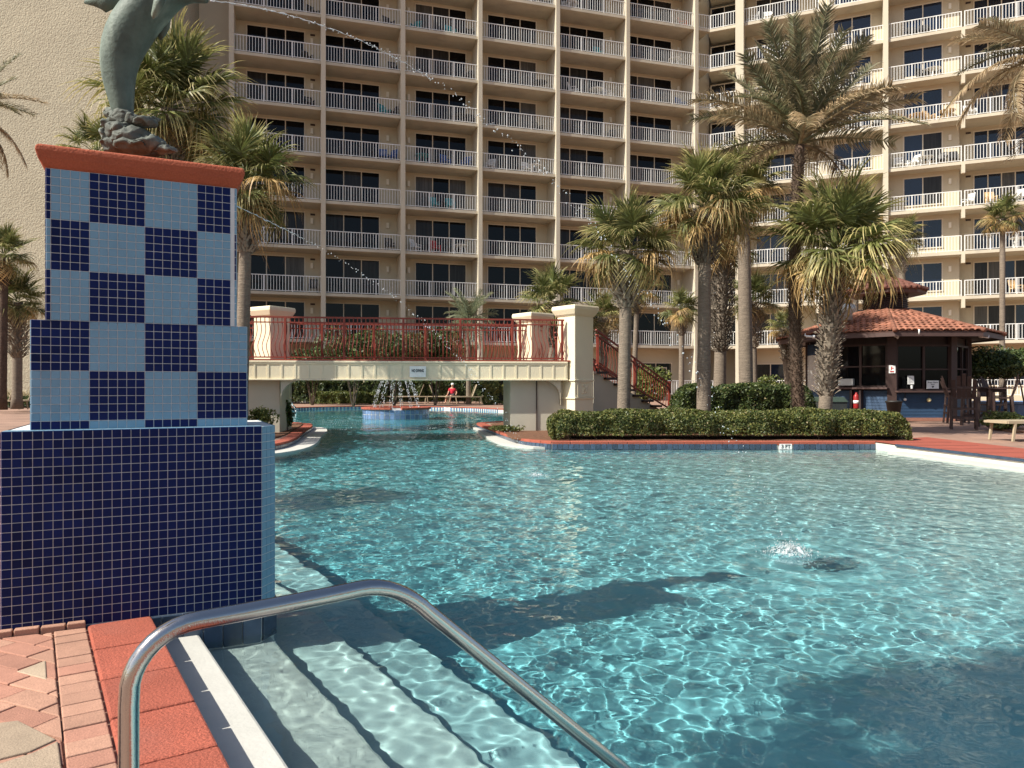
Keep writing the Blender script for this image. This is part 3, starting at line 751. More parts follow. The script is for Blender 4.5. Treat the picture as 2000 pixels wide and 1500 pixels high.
obj('base_plate', MB().lathe([(.045, 0), (.045, .008), (.028, .016), (.02, .018)], 20, (-.681, 1.31, .004)), M['steel'], hr, True)

# ------------------------------------------------------------------ bridge
BL, BR = P(485, 757, 16.3).xy, P(1105, 757, 17.15).xy
bu = (BR - BL).normalized(); bn = Vector((-bu.y, bu.x)); BLEN = (BR - BL).length
O0 = BL - bu * 2.2; LEN = BLEN + 2.2                 # starts behind the pedestal
bt_ = lambda a, d: O0 + bu * a + bn * d
br = thing('pool_bridge', (*(bt_(LEN / 2, 1)), 1.2), 'cream stucco footbridge with red wrought iron railings crossing the pool channel', 'bridge')
ob = lambda a0, a1, d0, d1, z0, z1: MB().obox(O0, (bu.x, bu.y), a0, a1, d0, d1, z0, z1)
BW = 1.95
obj('deck', ob(0, LEN, .02, BW, 1.28, 1.60), M['cream'], br)
obj('deck_paving', ob(-.2, LEN + .1, -.015, BW + .02, 1.622, 1.655), M['red_deck'], br)
obj('fascia', ob(0, LEN + .05, 0, .02, 1.22, 1.57), M['cream'], br)
obj('cornice', ob(0, LEN + .05, -.025, .03, 1.57, 1.62), M['cream'], br, bevel=.012)
obj('cornice', ob(0, LEN + .05, -.014, .025, 1.535, 1.568), M['cream'], br, bevel=.008)
obj('bottom_moulding', ob(0, LEN + .05, -.04, .03, 1.18, 1.218), M['cream'], br, bevel=.01)
npan = 32; pw = LEN / npan
bmesh_b = MB().obox((0, 0), (bu.x, bu.y), -.02, .02, -.011, .002, 0, .31).mesh('batten'); bmesh_b.materials.append(M['cream'])
for k in range(npan + 1):
    o = link('batten', bmesh_b, br); q = bt_(k * pw, 0); o.location = Vector((q.x, q.y, 1.221)) - wloc(br)
# sign
q0 = bt_(0, 0)
def bs(px, d=0.0):
    o = O0 + bn * d; rr = (px - CX) / F; return (rr * o.y - o.x) / (bu.x - rr * bu.y)
a_ = bs(816); sg = thing('no_diving_sign', (*bt_(a_, -.03), 1.38), 'small white NO DIVING sign on the bridge fascia', 'sign')
obj('plate', ob(bs(800), bs(832), -.036, -.024, 1.255, 1.505), M['white_paint'], sg)
q = bt_(a_, -.039); text('lettering', 'NO DIVING', .066, (q.x, q.y, 1.40), (R(90), 0, math.atan2(bu.y, bu.x)), M['ink'], sg, .0022).scale = (.8, 1.35, 1)
# railings
def baluster_mesh(name, h, lat=0.0):
    mb = MB(); n_ = 9; pts = []
    for i in range(n_ + 1):
        t = i / n_; bulge = -.055 * math.sin(math.pi * min(1, t / .62)) ** 1.4 if t < .62 else .018 * math.sin(math.pi * (t - .62) / .38)
        pts.append(Vector((bn.x * bulge - bu.x * bulge * lat, bn.y * bulge - bu.y * bulge * lat, h * t)))
    mb.tube(pts, .0085, 5); me = mb.mesh(name, smooth=True); me.materials.append(M['red_rail']); return me
RZ0, RZ1, RZ2 = 1.70, 2.48, 2.595
bals = [baluster_mesh('baluster', RZ1 - RZ0, lt) for lt in (-.9, -.45, 0, .45, .9)]
def railing(name, a0, a1, d, posts, pitch):
    rl = thing('tmp', (*bt_(a0, d), 1.64), None, None)
    rl.name = name; WL[rl.name] = Vector((*bt_(a0, d), 1.64)); rl.parent = br; rl.location = wloc(rl) - wloc(br)
    m_ = MB()
    for z, hh in ((RZ0, .028), (RZ1, .026), (RZ2, .036)):
        a, c = bt_(a0, d), bt_(a1, d); m_.bar((a.x, a.y, z), (c.x, c.y, z), .03 if hh < .03 else .045, hh)
    nb = int((a1 - a0) / pitch); p2 = (a1 - a0) / nb
    for k in range(nb): q = bt_(a0 + (k + .5) * p2, d); m_.bar((q.x, q.y, RZ1), (q.x, q.y, RZ2), .016)
    obj('rail', m_, M['red_rail'], rl)
    for k in range(nb):
        q = bt_(a0 + (k + .5) * p2, d); o = link('baluster', bals[min(4, max(0, int((q.x + 5.6) / 6.9 * 5)))], rl); o.location = Vector((q.x, q.y, RZ0)) - wloc(rl)
    for a in posts:
        q = bt_(a, d); obj('post', MB().obox(q, (bu.x, bu.y), -.026, .026, -.026, .026, 1.63, 2.585), M['red_rail'], rl, bevel=.004)
railing('front_railing', 1.2, LEN - .02, .09, [bs(p_, .09) for p_ in (557, 672, 788, 899, 1001, 1016, 1098)], .092)
railing('back_railing', 1.4, LEN - .25, BW - .1, [bs(p_, BW - .1) for p_ in (629, 731, 831, 930, 1000)], .092)
# pillars
def pillar(cor, ang, side, label=None, panel=True, z0=-.05):
    """square pillar from its nearest corner; ang = direction of the right-hand face"""
    u = Vector((math.cos(ang), math.sin(ang)))
    p_ = thing('tmp', (cor.x, cor.y, 0), None, None); p_.name = 'pillar'; WL[p_.name] = Vector((cor.x, cor.y, 0)); p_.parent = br; p_.location = wloc(p_) - wloc(br)
    bx = lambda e, z0_, z1_: MB().obox(cor, (u.x, u.y), -e, side + e, -e, side + e, z0_, z1_)
    obj('shaft', bx(0, z0, 2.68), M['cream'], p_, bevel=.008)
    rings = [(.0, 2.68), (.045, 2.73), (.075, 2.79), (.10, 2.84), (.10, 2.90), (.085, 2.935)]
    mb = MB(); n2 = Vector((-u.y, u.x)); vs = []
    for e, z in rings:
        for a, c in ((-e, -e), (side + e, -e), (side + e, side + e), (-e, side + e)): q = cor + u * a + n2 * c; vs.append((q.x, q.y, z))
    mb.add(vs, [(i * 4 + k, i * 4 + (k + 1) % 4, i * 4 + 4 + (k + 1) % 4, i * 4 + 4 + k) for i in range(len(rings) - 1) for k in range(4)] + [(0, 3, 2, 1), tuple(range(len(vs) - 4, len(vs)))])
    obj('capital', mb, M['cream'], p_, bevel=.008)
    for z in (1.17, .755): obj('moulding', bx(.028, z, z + .035), M['cream'], p_, bevel=.008)
    if panel:
        o_ = lambda a0, a1, d0, d1, z0_, z1_: MB().obox(cor, (u.x, u.y), a0, a1, d0, d1, z0_, z1_)
        fr = MB()
        for a0, a1, zz0, zz1 in ((.07, .10, .80, 1.165), (side - .08, side - .05, .80, 1.165), (.10, side - .08, .80, .83), (.10, side - .08, 1.135, 1.165)):
            fr.obox(cor, (u.x, u.y), a0, a1, -.02, .002, zz0, zz1)
        obj('panel_frame', fr, M['cream'], p_, bevel=.004)
        sh = bmesh.new(); c0 = cor + u * (side / 2 + .01)
        for a, z, rx, rz in ((-.05, .97, .02, .11), (-.05, 1.07, .045, .025), (-.05, .90, .035, .03), (.045, 1.02, .025, .035), (.06, .95, .022, .06), (.03, .93, .02, .045), (.075, 1.05, .02, .03), (0, 1.0, .012, .08)):
            q = c0 + u * a; bmesh.ops.create_icosphere(sh, subdivisions=2, radius=1, matrix=Matrix.Translation((q.x, q.y, z)) @ Matrix.Rotation(ang, 4, 'Z') @ Matrix.Diagonal((rx, .02, rz, 1)))
        me = bpy.data.meshes.new('relief'); sh.to_mesh(me); sh.free(); me.transform(Matrix.Translation(-wloc(p_))); me.shade_smooth(); me.materials.append(M['cream']); link('relief', me, p_)
pillar(Vector((1.456, 17.05)), R(39), .6)
pillar(Vector((.50, 18.75)), R(39), .58, panel=False)
pillar(P(528, 757, 17.3).xy, R(58), .58, panel=False)
# abutments
def abut(a0, a1, name='abutment'):
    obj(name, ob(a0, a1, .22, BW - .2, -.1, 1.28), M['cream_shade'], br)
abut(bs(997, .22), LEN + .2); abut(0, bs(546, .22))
def corbel(a, sgn):
    pts = []
    for k in range(7):
        t = k / 6 * math.pi / 2; pts.append((a + sgn * .42 * (1 - math.sin(t)), 1.18 - .42 * (1 - math.cos(t))))
    pts = [(a, 1.18)] + [(a + sgn * .42, 1.18)] + [(a + sgn * .42 * (1 - math.sin(k / 8 * math.pi / 2)), 1.18 - .42 + .42 * math.cos(k / 8 * math.pi / 2)) for k in range(1, 9)] + [(a, .62)]
    mb = MB(); vs = []
    for d in (.06, .24):
        for aa, z in pts: q = bt_(aa, d); vs.append((q.x, q.y, z))
    n_ = len(pts); mb.add(vs, [tuple(range(n_)), tuple(range(2 * n_ - 1, n_ - 1, -1))] + [(i, (i + 1) % n_, n_ + (i + 1) % n_, n_ + i) for i in range(n_)])
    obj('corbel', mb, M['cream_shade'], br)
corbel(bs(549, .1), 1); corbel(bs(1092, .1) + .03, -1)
q = bt_(bs(1048, .2), .2); obj('drain_pipe', MB().tube([(q.x, q.y, -.02), (q.x, q.y, 1.2)], .014, 8), M['dark_trim'], br)
# planting beds beside the abutments
for nm, poly in (('planting_bed', [V2(.0, 14.9), V2(.75, 14.16), V2(7.6, 14.16), V2(8.3, 16.8), V2(8.2, 24), V2(1.6, 24), V2(-.1, 22), V2(-.6, 20.6)]), ('planting_bed', [V2(-4.7, 14), V2(-4.9, 16), V2(-5.8, 20.5), V2(-8, 21.5), V2(-12, 19), V2(-10, 12)])):
    structure(nm, MB().prism(poly, -.02, .012), M['soil'])
# stairs down to the right
ST0, ST1 = P(1165, 757, 19.2).xy, P(1308, 757, 21.6).xy
su = (ST1 - ST0).normalized(); sn = Vector((-su.y, su.x)); SL = (ST1 - ST0).length; nst = 8
st = thing('tmp', (ST0.x, ST0.y, 0), None, None); st.name = 'staircase'; WL[st.name] = Vector((ST0.x, ST0.y, 0)); st.parent = br; st.location = wloc(st) - wloc(br)
SZ1 = .36
for k in range(nst):
    z = 1.6 - (1.6 - SZ1) * (k + 1) / nst; a = SL * k / nst
    obj('stair_step', MB().obox(ST0, (su.x, su.y), a, a + SL / nst + .04, .0, 1.5, z - .06, z), M['brown_dark'], st)
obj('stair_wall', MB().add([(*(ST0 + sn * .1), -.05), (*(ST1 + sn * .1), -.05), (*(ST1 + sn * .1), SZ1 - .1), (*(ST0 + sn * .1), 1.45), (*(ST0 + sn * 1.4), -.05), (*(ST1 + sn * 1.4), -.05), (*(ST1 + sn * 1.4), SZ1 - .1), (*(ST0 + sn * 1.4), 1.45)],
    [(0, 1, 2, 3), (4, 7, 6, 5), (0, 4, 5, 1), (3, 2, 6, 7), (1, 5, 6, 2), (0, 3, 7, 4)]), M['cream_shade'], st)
sbal = MB().tube([(0, 0, 0), (0, -.02, .1), (.0, -.045, .25), (0, -.03, .42), (0, .01, .55), (0, .012, .64), (0, 0, .72)], .0085, 5).mesh('baluster', smooth=True); sbal.materials.append(M['red_rail'])
for dd in (.02, 1.45):
    m_ = MB(); a0, a1 = ST0 + sn * dd, ST1 + sn * dd
    for z0_, z1_ in ((1.63, SZ1 + .05), (2.40, 1.0), (2.53, 1.13)): m_.bar((*a0, z0_), (*a1, z1_), .045, .035)
    obj('stair_rail', m_, M['red_rail'], st)
    for k in range(26):
        t = (k + .5) / 26; q = a0.lerp(a1, t); o = link('baluster', sbal, st); o.location = Vector((q.x, q.y, 1.64 + (SZ1 + .06 - 1.64) * t)) - wloc(st); o.rotation_euler = (0, 0, math.atan2(su.y, su.x))
    for t in (.02, .5, 1.0):
        q = a0.lerp(a1, t); z = 1.6 + (SZ1 - 1.6) * t; obj('newel_post', MB().box(q.x - .035, q.x + .035, q.y - .035, q.y + .035, z - (.3 if t == 1 else .05), z + .84), M['red_rail'], st, bevel=.006)

# ------------------------------------------------------------------ apartment building
FP = 3.2; SLAB0 = 4.35; NF = 10
def yl(px): return F * FP / (90.6 - .0177 * (px - 635))
def yr(px): return F * FP / (79.1 + .02056 * (px - 1452))
LA, LB = P(400, 757, yl(400)).xy, P(1387, 757, (yl(1387) + yr(1387)) / 2).xy
RB = P(2150, 757, yr(2150)).xy
bld = thing('apartment_building', (LB.x, LB.y, 0), 'large beige balcony apartment building with white railings curving behind the pool', 'building')
class Wing:
    def __init__(s, A, B): s.A = A; s.u = (B - A).normalized(); s.n = Vector((-s.u.y, s.u.x)); s.L = (B - A).length
    def s_(s, px, d=0.0):
        o = s.A + s.n * d; rr = (px - CX) / F; return (rr * o.y - o.x) / (s.u.x - rr * s.u.y)
    def box(s, a0, a1, d0, d1, z0, z1, mb=None): return (mb or MB()).obox(s.A, (s.u.x, s.u.y), a0, a1, d0, d1, z0, z1)
WLf, WRt = Wing(LA, LB), Wing(LB, RB)
TOPZ = SLAB0 + FP * (NF + 1)
def rails(wg, a0, a1, d, zs, mid=2, name='balcony_railing'):
    m_ = MB(); h = 1.14
    wg.box(a0, a1, d - .02, d + .03, h - .05, h, m_); wg.box(a0, a1, d - .01, d + .02, .06, .10, m_)
    nb = max(2, int((a1 - a0) / .19))
    for k in range(nb + 1):
        a = a0 + (a1 - a0) * k / nb; wg.box(a - .016, a + .016, d - .01, d + .018, .1, h - .05, m_)
    for k in range(mid + 2):
        a = a0 + (a1 - a0) * k / (mid + 1); wg.box(a - .03, a + .03, d - .025, d + .035, 0, h, m_)
    me = m_.mesh(name, (LB.x, LB.y, 0)); me.materials.append(M['rail_white'])
    return [link(name, me, bld, (0, 0, z)) for z in zs]
GL = random.Random(3)
def glazing(wg, a0, a1, d, zb, zt, n_, zs, pane, name):
    """door or window set in the wall face at depth d: frame, and panes as sub-parts"""
    fr = MB(); fw = .07; t = .05
    wg.box(a0 - .09, a0, d - .05, d + .02, zb, zt + .09, fr); wg.box(a1, a1 + .09, d - .05, d + .02, zb, zt + .09, fr); wg.box(a0, a1, d - .05, d + .02, zt, zt + .09, fr)
    if zb > .2: wg.box(a0 - .09, a1 + .09, d - .08, d + .02, zb - .08, zb, fr)
    w_ = (a1 - a0) / n_
    for k in range(1, n_): wg.box(a0 + w_ * k - fw / 2, a0 + w_ * k + fw / 2, d - .04, d + .02, zb, zt, fr)
    me = fr.mesh(name, (LB.x, LB.y, 0)); me.materials.append(M['door_frame'])
    pms = []
    for k in range(n_):
        p_ = wg.box(a0 + w_ * k + (fw / 2 if k else 0), a0 + w_ * (k + 1) - (fw / 2 if k < n_ - 1 else 0), d - .02 - .012 * (k % 2), d + .012, zb, zt).mesh('pane', (LB.x, LB.y, 0)); p_.materials.append(pane); q_ = p_.copy(); q_.materials.clear(); q_.materials.append(M['pane_curtain']); q2 = q_.copy(); q2.materials.clear(); q2.materials.append(M['pane_light']); pms.append((p_, q_, q2))
    for z in zs:
        o = link(name, me, bld, (0, 0, z))
        for p_ in pms: g_ = GL.random(); link('pane', p_[2] if g_ < .07 else p_[1] if g_ < .32 else p_[0], o)
def lamp(wg, a, d, zs):
    me = wg.box(a - .09, a + .09, d - .12, d, 1.95, 2.35).mesh('wall_lamp', (LB.x, LB.y, 0)); me.materials.append(M['lamp_white'])
    for z in zs: link('wall_lamp', me, bld, (0, 0, z))
def vent(wg, a, d, zs):
    me = wg.box(a - .16, a + .16, d - .04, d, 2.55, 2.68).mesh('wall_vent', (LB.x, LB.y, 0)); me.materials.append(M['dark_trim'])
    for z in zs: link('wall_vent', me, bld, (0, 0, z))
FZ = [SLAB0 + FP * k for k in range(NF)]
D = 2.1
# left wing: slabs, fins, back wall
s_end = WLf.L
for k, z in enumerate(FZ):
    mb = WLf.box(WLf.s_(451), s_end + .0, .10, D + .05, z - .2, z)
    obj('floor_slab', mb, M['slab'], bld)
    obj('floor_slab', WLf.box(-1.5, WLf.s_(451) - .15, 2.5, 4.6, z - .2, z), M['slab'], bld)
obj('back_wall', WLf.box(-2, s_end + 1.2, D, D + .4, 0, TOPZ), M['wall_warm'], bld)
obj('recess_wall', WLf.box(-2.5, WLf.s_(451), 4.4, 4.8, 0, TOPZ), M['wall_warm'], bld)
pier_px = [(447, 455), (627, 635), (783, 791), (934, 945), (1086, 1095), (1223, 1231), (1357, 1364)]
piers = []
for a, c in pier_px:
    s0, s1 = WLf.s_(a), WLf.s_(a) + .31; piers.append((s0, s1)); obj('fin_wall', WLf.box(s0, s1, -.05, D, 0, TOPZ), M['stucco'], bld)
doors = [(483, 594), (636, 740), (812, 909), (953, 1046), (1096, 1178), (1232, 1310)]
lamps = [609, 757, 798, None, 1192, 1324]
for c in range(6):
    a0, a1 = piers[c][1], piers[c + 1][0]
    rails(WLf, a0, a1, .15, FZ)
    d0, d1 = WLf.s_(doors[c][0], D), WLf.s_(doors[c][1], D); d0 = max(d0, a0 + .05)
    if c == 4 or c == 5: d0 = a0 + .15
    glazing(WLf, d0, d1, D, .03, 2.72, 3, FZ, M['pane'], 'sliding_door')
    if lamps[c]: lamp(WLf, min(max(WLf.s_(lamps[c], D), a0 + .2), a1 - .2), D, FZ)
    if c == 0: vent(WLf, a1 - .5, D, FZ)
    # ground floor
    glazing(WLf, d0 + .4, d1, D, .5, 3.0, 3, [.0], M['pane'], 'ground_window')
rails(WLf, -.6, piers[0][0], 2.55, FZ, 0)
glazing(WLf, -.4, piers[0][0] - .2, 4.4, .03, 2.6, 1, FZ, M['pane'], 'recess_door')
# connecting bay and right wing
sR0 = 0
rails(WLf, piers[6][1], s_end, .15, FZ, 0)
p7 = (WRt.s_(1437), WRt.s_(1437) + .62)
rails(WRt, 0.02, p7[0], .15, FZ, 1)
glazing(WRt, WRt.s_(1390, D), p7[0] - .1, D, .03, 2.55, 2, FZ, M['pane'], 'sliding_door')
for k, z in enumerate(FZ):
    obj('floor_slab', WRt.box(-.2, WRt.L, .10, D + .35, z - .22, z), M['slab'], bld)
obj('corner_column', WRt.box(p7[0], p7[1], -.25, .45, 0, TOPZ), M['stucco'], bld)
obj('corner_column', WRt.box(p7[0] + .1, p7[1] - .1, .45, D, 0, TOPZ), M['stucco'], bld)
# bays: (px0, px1, wall depth, glazing px0, px1, panes, sill)
bays = [(1452, 1593, 2.3, 1478, 1560, 3, .03), (1598, 1725, 1.35, 1629, 1700, 2, .62), (1735, 1878, 1.35, 1766, 1839, 2, .62), (1885, 2150, 2.3, 1903, 2010, 4, .03)]
for i, (x0, x1, dep, g0, g1, n_, sill) in enumerate(bays):
    a0 = p7[1] if i == 0 else WRt.s_(x0); a1 = WRt.s_(x1) if x1 < 2150 else WRt.L
    rails(WRt, a0, a1 - (.0 if i in (1, 3) else .0), .15, FZ, 2 if i < 3 else 4)
    obj('bay_wall', WRt.box(a0 - .05, a1 + .05, dep, dep + .5, 0, TOPZ), M['wall_warm'], bld)
    glazing(WRt, WRt.s_(g0, dep), WRt.s_(g1, dep), dep, sill, 2.62, n_, FZ, M['pane_sky_tint'], 'sliding_door' if sill < .2 else 'window')
    if i in (1, 2): lamp(WRt, WRt.s_((1615, 1855)[i - 1], dep), dep, FZ)
    if i == 3: vent(WRt, WRt.s_(1891, dep), dep, FZ)
    glazing(WRt, WRt.s_(g0, dep), WRt.s_(g1, dep), dep, .9, 2.6, n_, [.3], M['pane_sky_tint'], 'ground_window')
    if i in (0, 2):      # short drop column under every slab edge
        e = WRt.s_(x1); me = WRt.box(e, e + .22, -.02, .3, -.85, -.22).mesh('slab_bracket', (LB.x, LB.y, 0)); me.materials.append(M['stucco'])
        for z in FZ: link('slab_bracket', me, bld, (0, 0, z))
pe = WRt.s_(1725); obj('fin_wall', WRt.box(pe, pe + .33, -.1, 1.75, 0, TOPZ), M['stucco'], bld)
obj('roof', MB().add([(*(LA + WLf.n * 0), TOPZ), (*LB, TOPZ), (*RB, TOPZ), (*(RB + WRt.n * 16), TOPZ), (*(LB + Vector((0, 18))), TOPZ), (*(LA + WLf.n * 16), TOPZ)], [(0, 1, 2, 3, 4, 5)]), M['slab'], bld)
obj('core_block', MB().prism([LA + WLf.n * 4.6, LB + Vector((0, 4.6)), RB + WRt.n * 4.6, RB + WRt.n * 15, LB + Vector((0, 17)), LA + WLf.n * 15], 0, TOPZ - .1), M['stucco'], bld)
# patio rails at the ground floor of the right half
rails(WRt, p7[1], WRt.L, -.4, [.45], 9, 'patio_railing'); rails(WLf, piers[4][1], s_end, -.4, [.45], 3, 'patio_railing')
glazing(WLf, WLf.s_(1275, D), WLf.s_(1300, D), D, .5, 2.6, 1, [.0], M['pane'], 'ground_window')
# sunlit stucco tower at the left
TC = Vector((-21.0, 45.6)); TE = LA
solo('stucco_tower', MB().prism([TC, TE + WLf.n * 4.9, TE + WLf.n * 5 - Vector((40, 0)), TC - Vector((45, 0))], 0, 44), M['tower_stucco'], Vector((TC.x - 10, TC.y, 0)), 'huge blank beige stucco end wall behind the pedestal', 'wall')

# balcony furniture
def chair_mesh(name, mat, kind):
    mb = MB()
    for x in (-.25, .25):
        for y in (-.24, .24): mb.bar((x, y, 0), (x, y, .42), .05)
        mb.bar((x, .24, .4), (x * .95, .36, .98), .05); mb.bar((x, -.26, .62), (x, .28, .64), .06, .03); mb.bar((x, -.24, .42), (x, -.24, .62), .05)
    mb.box(-.27, .27, -.27, .27, .40, .45)
    for k in range(5): mb.bar((-.2 + k * .1, .25, .45), (-.2 + k * .1, .36, .96), .07, .02)
    mb.bar((-.27, .355, .97), (.27, .355, .97), .03, .07)
    me = mb.mesh(name); me.materials.append(mat); return me
def table_mesh(name, mat):
    mb = MB().lathe([(.5, .70), (.52, .72), (.5, .74)], 14)
    for k in range(4): a = k * math.pi / 2 + .7; mb.bar((.4 * math.cos(a), .4 * math.sin(a), 0), (.25 * math.cos(a), .25 * math.sin(a), .7), .05)
    me = mb.mesh(name); me.materials.append(mat); return me
cols = {'dark': pm('chair_dark', (.03, .03, .03), .5), 'white': pm('chair_white', (.75, .75, .72), .5), 'blue': pm('chair_blue', (.02, .08, .28), .5), 'teal': pm('chair_teal', (.03, .30, .33), .5), 'orange': pm('chair_orange', (.6, .18, .06), .5), 'green': pm('chair_green', (.03, .30, .17), .5), 'tan': pm('chair_tan', (.60, .42, .22), .6), 'red': pm('chair_red', (.45, .03, .03), .5)}
CM = {k: chair_mesh('balcony_chair', v, k) for k, v in cols.items()}
TMs = {k: table_mesh('balcony_table', cols[k]) for k in ('dark', 'white', 'tan', 'teal')}
ORD = ['first', 'second', 'third', 'fourth', 'fifth', 'sixth', 'seventh', 'eighth', 'ninth', 'tenth']
used = set()
def furnish(wg, wname, cname, px, fl, col, table=False, d=1.0, tall=1.0):
    a = wg.s_(px, d); q = wg.A + wg.u * a + wg.n * d
    what = 'table' if table else 'chair'
    lab = f'{col} {what} on {ORD[fl]} balcony from the ground in {cname} of the {wname} wing'
    n_ = 2
    while lab in used:
        lab = f'{col} {what} beside its neighbour on {ORD[fl]} balcony from ground, {cname} of {wname} wing' if n_ == 2 else f'{ORD[n_ - 1]} {col} {what} from the left on {ORD[fl]} balcony, {cname} of {wname} wing'; n_ += 1
    used.add(lab)
    o = link('balcony_table' if table else 'balcony_chair', (TMs if table else CM)[col], None, (q.x, q.y, FZ[fl]))
    o.rotation_euler = (0, 0, math.atan2(wg.u.y, wg.u.x) + random.uniform(-.9, .9)); o.scale = (1.1, 1.1, 1.1 * tall)
    tag(o, lab, what, f'{what}s on the balconies')
Lb = ['first column', 'second column', 'third column', 'fourth column', 'fifth column', 'sixth column']
for c, fl, px, col, tb in ((0, 7, 612, 'dark', 0), (0, 6, 600, 'dark', 0), (0, 5, 604, 'dark', 0), (0, 2, 570, 'dark', 0), (0, 1, 612, 'dark', 0), (1, 8, 748, 'dark', 0), (1, 8, 772, 'dark', 0), (1, 7, 760, 'dark', 0), (1, 6, 768, 'dark', 0), (1, 5, 752, 'teal', 0), (1, 5, 770, 'dark', 0),
        (1, 4, 748, 'blue', 0), (1, 4, 764, 'blue', 0), (1, 2, 762, 'dark', 0), (2, 7, 880, 'teal', 0), (2, 7, 918, 'dark', 0), (2, 7, 812, 'teal', 0), (2, 6, 912, 'dark', 0), (2, 5, 900, 'dark', 1), (2, 5, 920, 'dark', 0), (2, 4, 825, 'teal', 1), (2, 4, 870, 'blue', 0), (2, 4, 910, 'blue', 0), (2, 3, 848, 'teal', 0), (2, 3, 880, 'teal', 0),
        (2, 2, 812, 'white', 0), (2, 2, 850, 'red', 0), (2, 2, 900, 'white', 1), (3, 8, 1065, 'dark', 0), (3, 6, 1055, 'dark', 1), (3, 5, 1050, 'dark', 0), (3, 4, 958, 'white', 0), (3, 4, 1045, 'white', 1), (3, 4, 1030, 'white', 0), (4, 8, 1105, 'white', 0), (4, 8, 1115, 'white', 1), (4, 7, 1170, 'teal', 0), (4, 6, 1120, 'white', 0), (4, 6, 1165, 'white', 1), (4, 6, 1190, 'white', 0),
        (4, 5, 1195, 'dark', 0), (5, 8, 1335, 'orange', 0), (5, 7, 1318, 'white', 1), (5, 6, 1330, 'blue', 0), (5, 1, 1325, 'white', 0)):
    furnish(WLf, 'left', Lb[c], px, fl, col, bool(tb))
Rb = ['first bay', 'second bay', 'third bay', 'last bay']
for c, fl, px, col, tb in ((0, 8, 1470, 'white', 0), (0, 8, 1500, 'white', 0), (1, 5, 1630, 'white', 0), (1, 5, 1648, 'white', 1), (1, 6, 1640, 'dark', 0), (1, 5, 1668, 'dark', 0), (1, 5, 1712, 'dark', 0), (2, 7, 1782, 'dark', 0), (2, 7, 1806, 'dark', 0), (2, 6, 1802, 'dark', 0), (2, 6, 1822, 'white', 1), (2, 5, 1768, 'tan', 0), (2, 5, 1790, 'tan', 1), (2, 5, 1815, 'tan', 0), (2, 5, 1850, 'tan', 1),
        (2, 4, 1755, 'white', 0), (2, 4, 1784, 'white', 0), (2, 4, 1808, 'white', 1), (2, 4, 1838, 'dark', 0), (2, 4, 1862, 'dark', 0), (3, 5, 1895, 'white', 0), (3, 3, 1890, 'white', 0), (3, 3, 1936, 'tan', 0), (3, 3, 1990, 'white', 0), (3, 2, 1990, 'white', 1), (3, 1, 1985, 'tan', 0)):
    furnish(WRt, 'right', Rb[c], px, fl, col, bool(tb), .9)

# ------------------------------------------------------------------ palms
def strip_leaf(vs, fs, ts, base, dirv, up, length, width, droop, segs=(0, .3, .6, .82, 1.0), wid=(.35, 1, .8, .45, .04), twist=0, grav=Vector((0, 0, -1))):
    side0 = dirv.cross(up).normalized(); b0 = len(vs)
    for t, w_ in zip(segs, wid):
        dr = max(0, t - .35); p = base + dirv * length * (t - .35 * droop * dr * dr) + grav * (droop * dr * dr * length * 1.5)
        sd = (side0 * math.cos(twist * t) + up * math.sin(twist * t)) * width * w_ / 2
        vs += [p - sd, p + sd]; ts += [t, t]
    for i in range(len(segs) - 1): a = b0 + 2 * i; fs.append((a, a + 1, a + 3, a + 2))
def attr_mesh(name, vs, fs, ts, mats, nm0=None):
    me = bpy.data.meshes.new(name); me.from_pydata([tuple(v) for v in vs], [], fs)
    at = me.attributes.new('t', 'FLOAT', 'POINT'); at.data.foreach_set('value', ts)
    for m_ in mats: me.materials.append(m_)
    return me
def fan_frond(seed, droop, mat, n_=44, spread=2.3, cup=.35, ragged=.14):
    rr = random.Random(seed); vs, fs, ts = [], [], []
    Lp = .46; b = MB().tube([(0, 0, 0), (.2, 0, .02), (Lp, 0, .0), (Lp + .22, 0, -.04)], [.015, .010, .008, .003], 5)
    vs += [Vector(v) for v in b.v]; fs += b.f; ts += [0.0] * len(b.v)
    for i in range(n_):
        ph = -spread + 2 * spread * i / (n_ - 1) + rr.gauss(0, .02); ln = (.54 - .14 * abs(ph) / spread) * (1 + rr.gauss(0, ragged))
        costa = .2 * max(0, 1 - abs(ph) / spread)
        d = Vector((math.cos(ph), math.sin(ph), cup * abs(math.sin(ph)) - .08 + rr.gauss(0, .05))).normalized()
        up = Vector((0, 0, 1)); up = (up - d * up.dot(d)).normalized(); up = (Matrix.Rotation(rr.choice((-1, 1)) * .5, 3, d) @ up)
        strip_leaf(vs, fs, ts, Vector((Lp + costa, 0, -.02 - costa * .15)), d, up, ln, .031, droop * rr.uniform(.6, 1.5), twist=rr.gauss(0, .6))
    return attr_mesh('frond', vs, fs, ts, [mat])
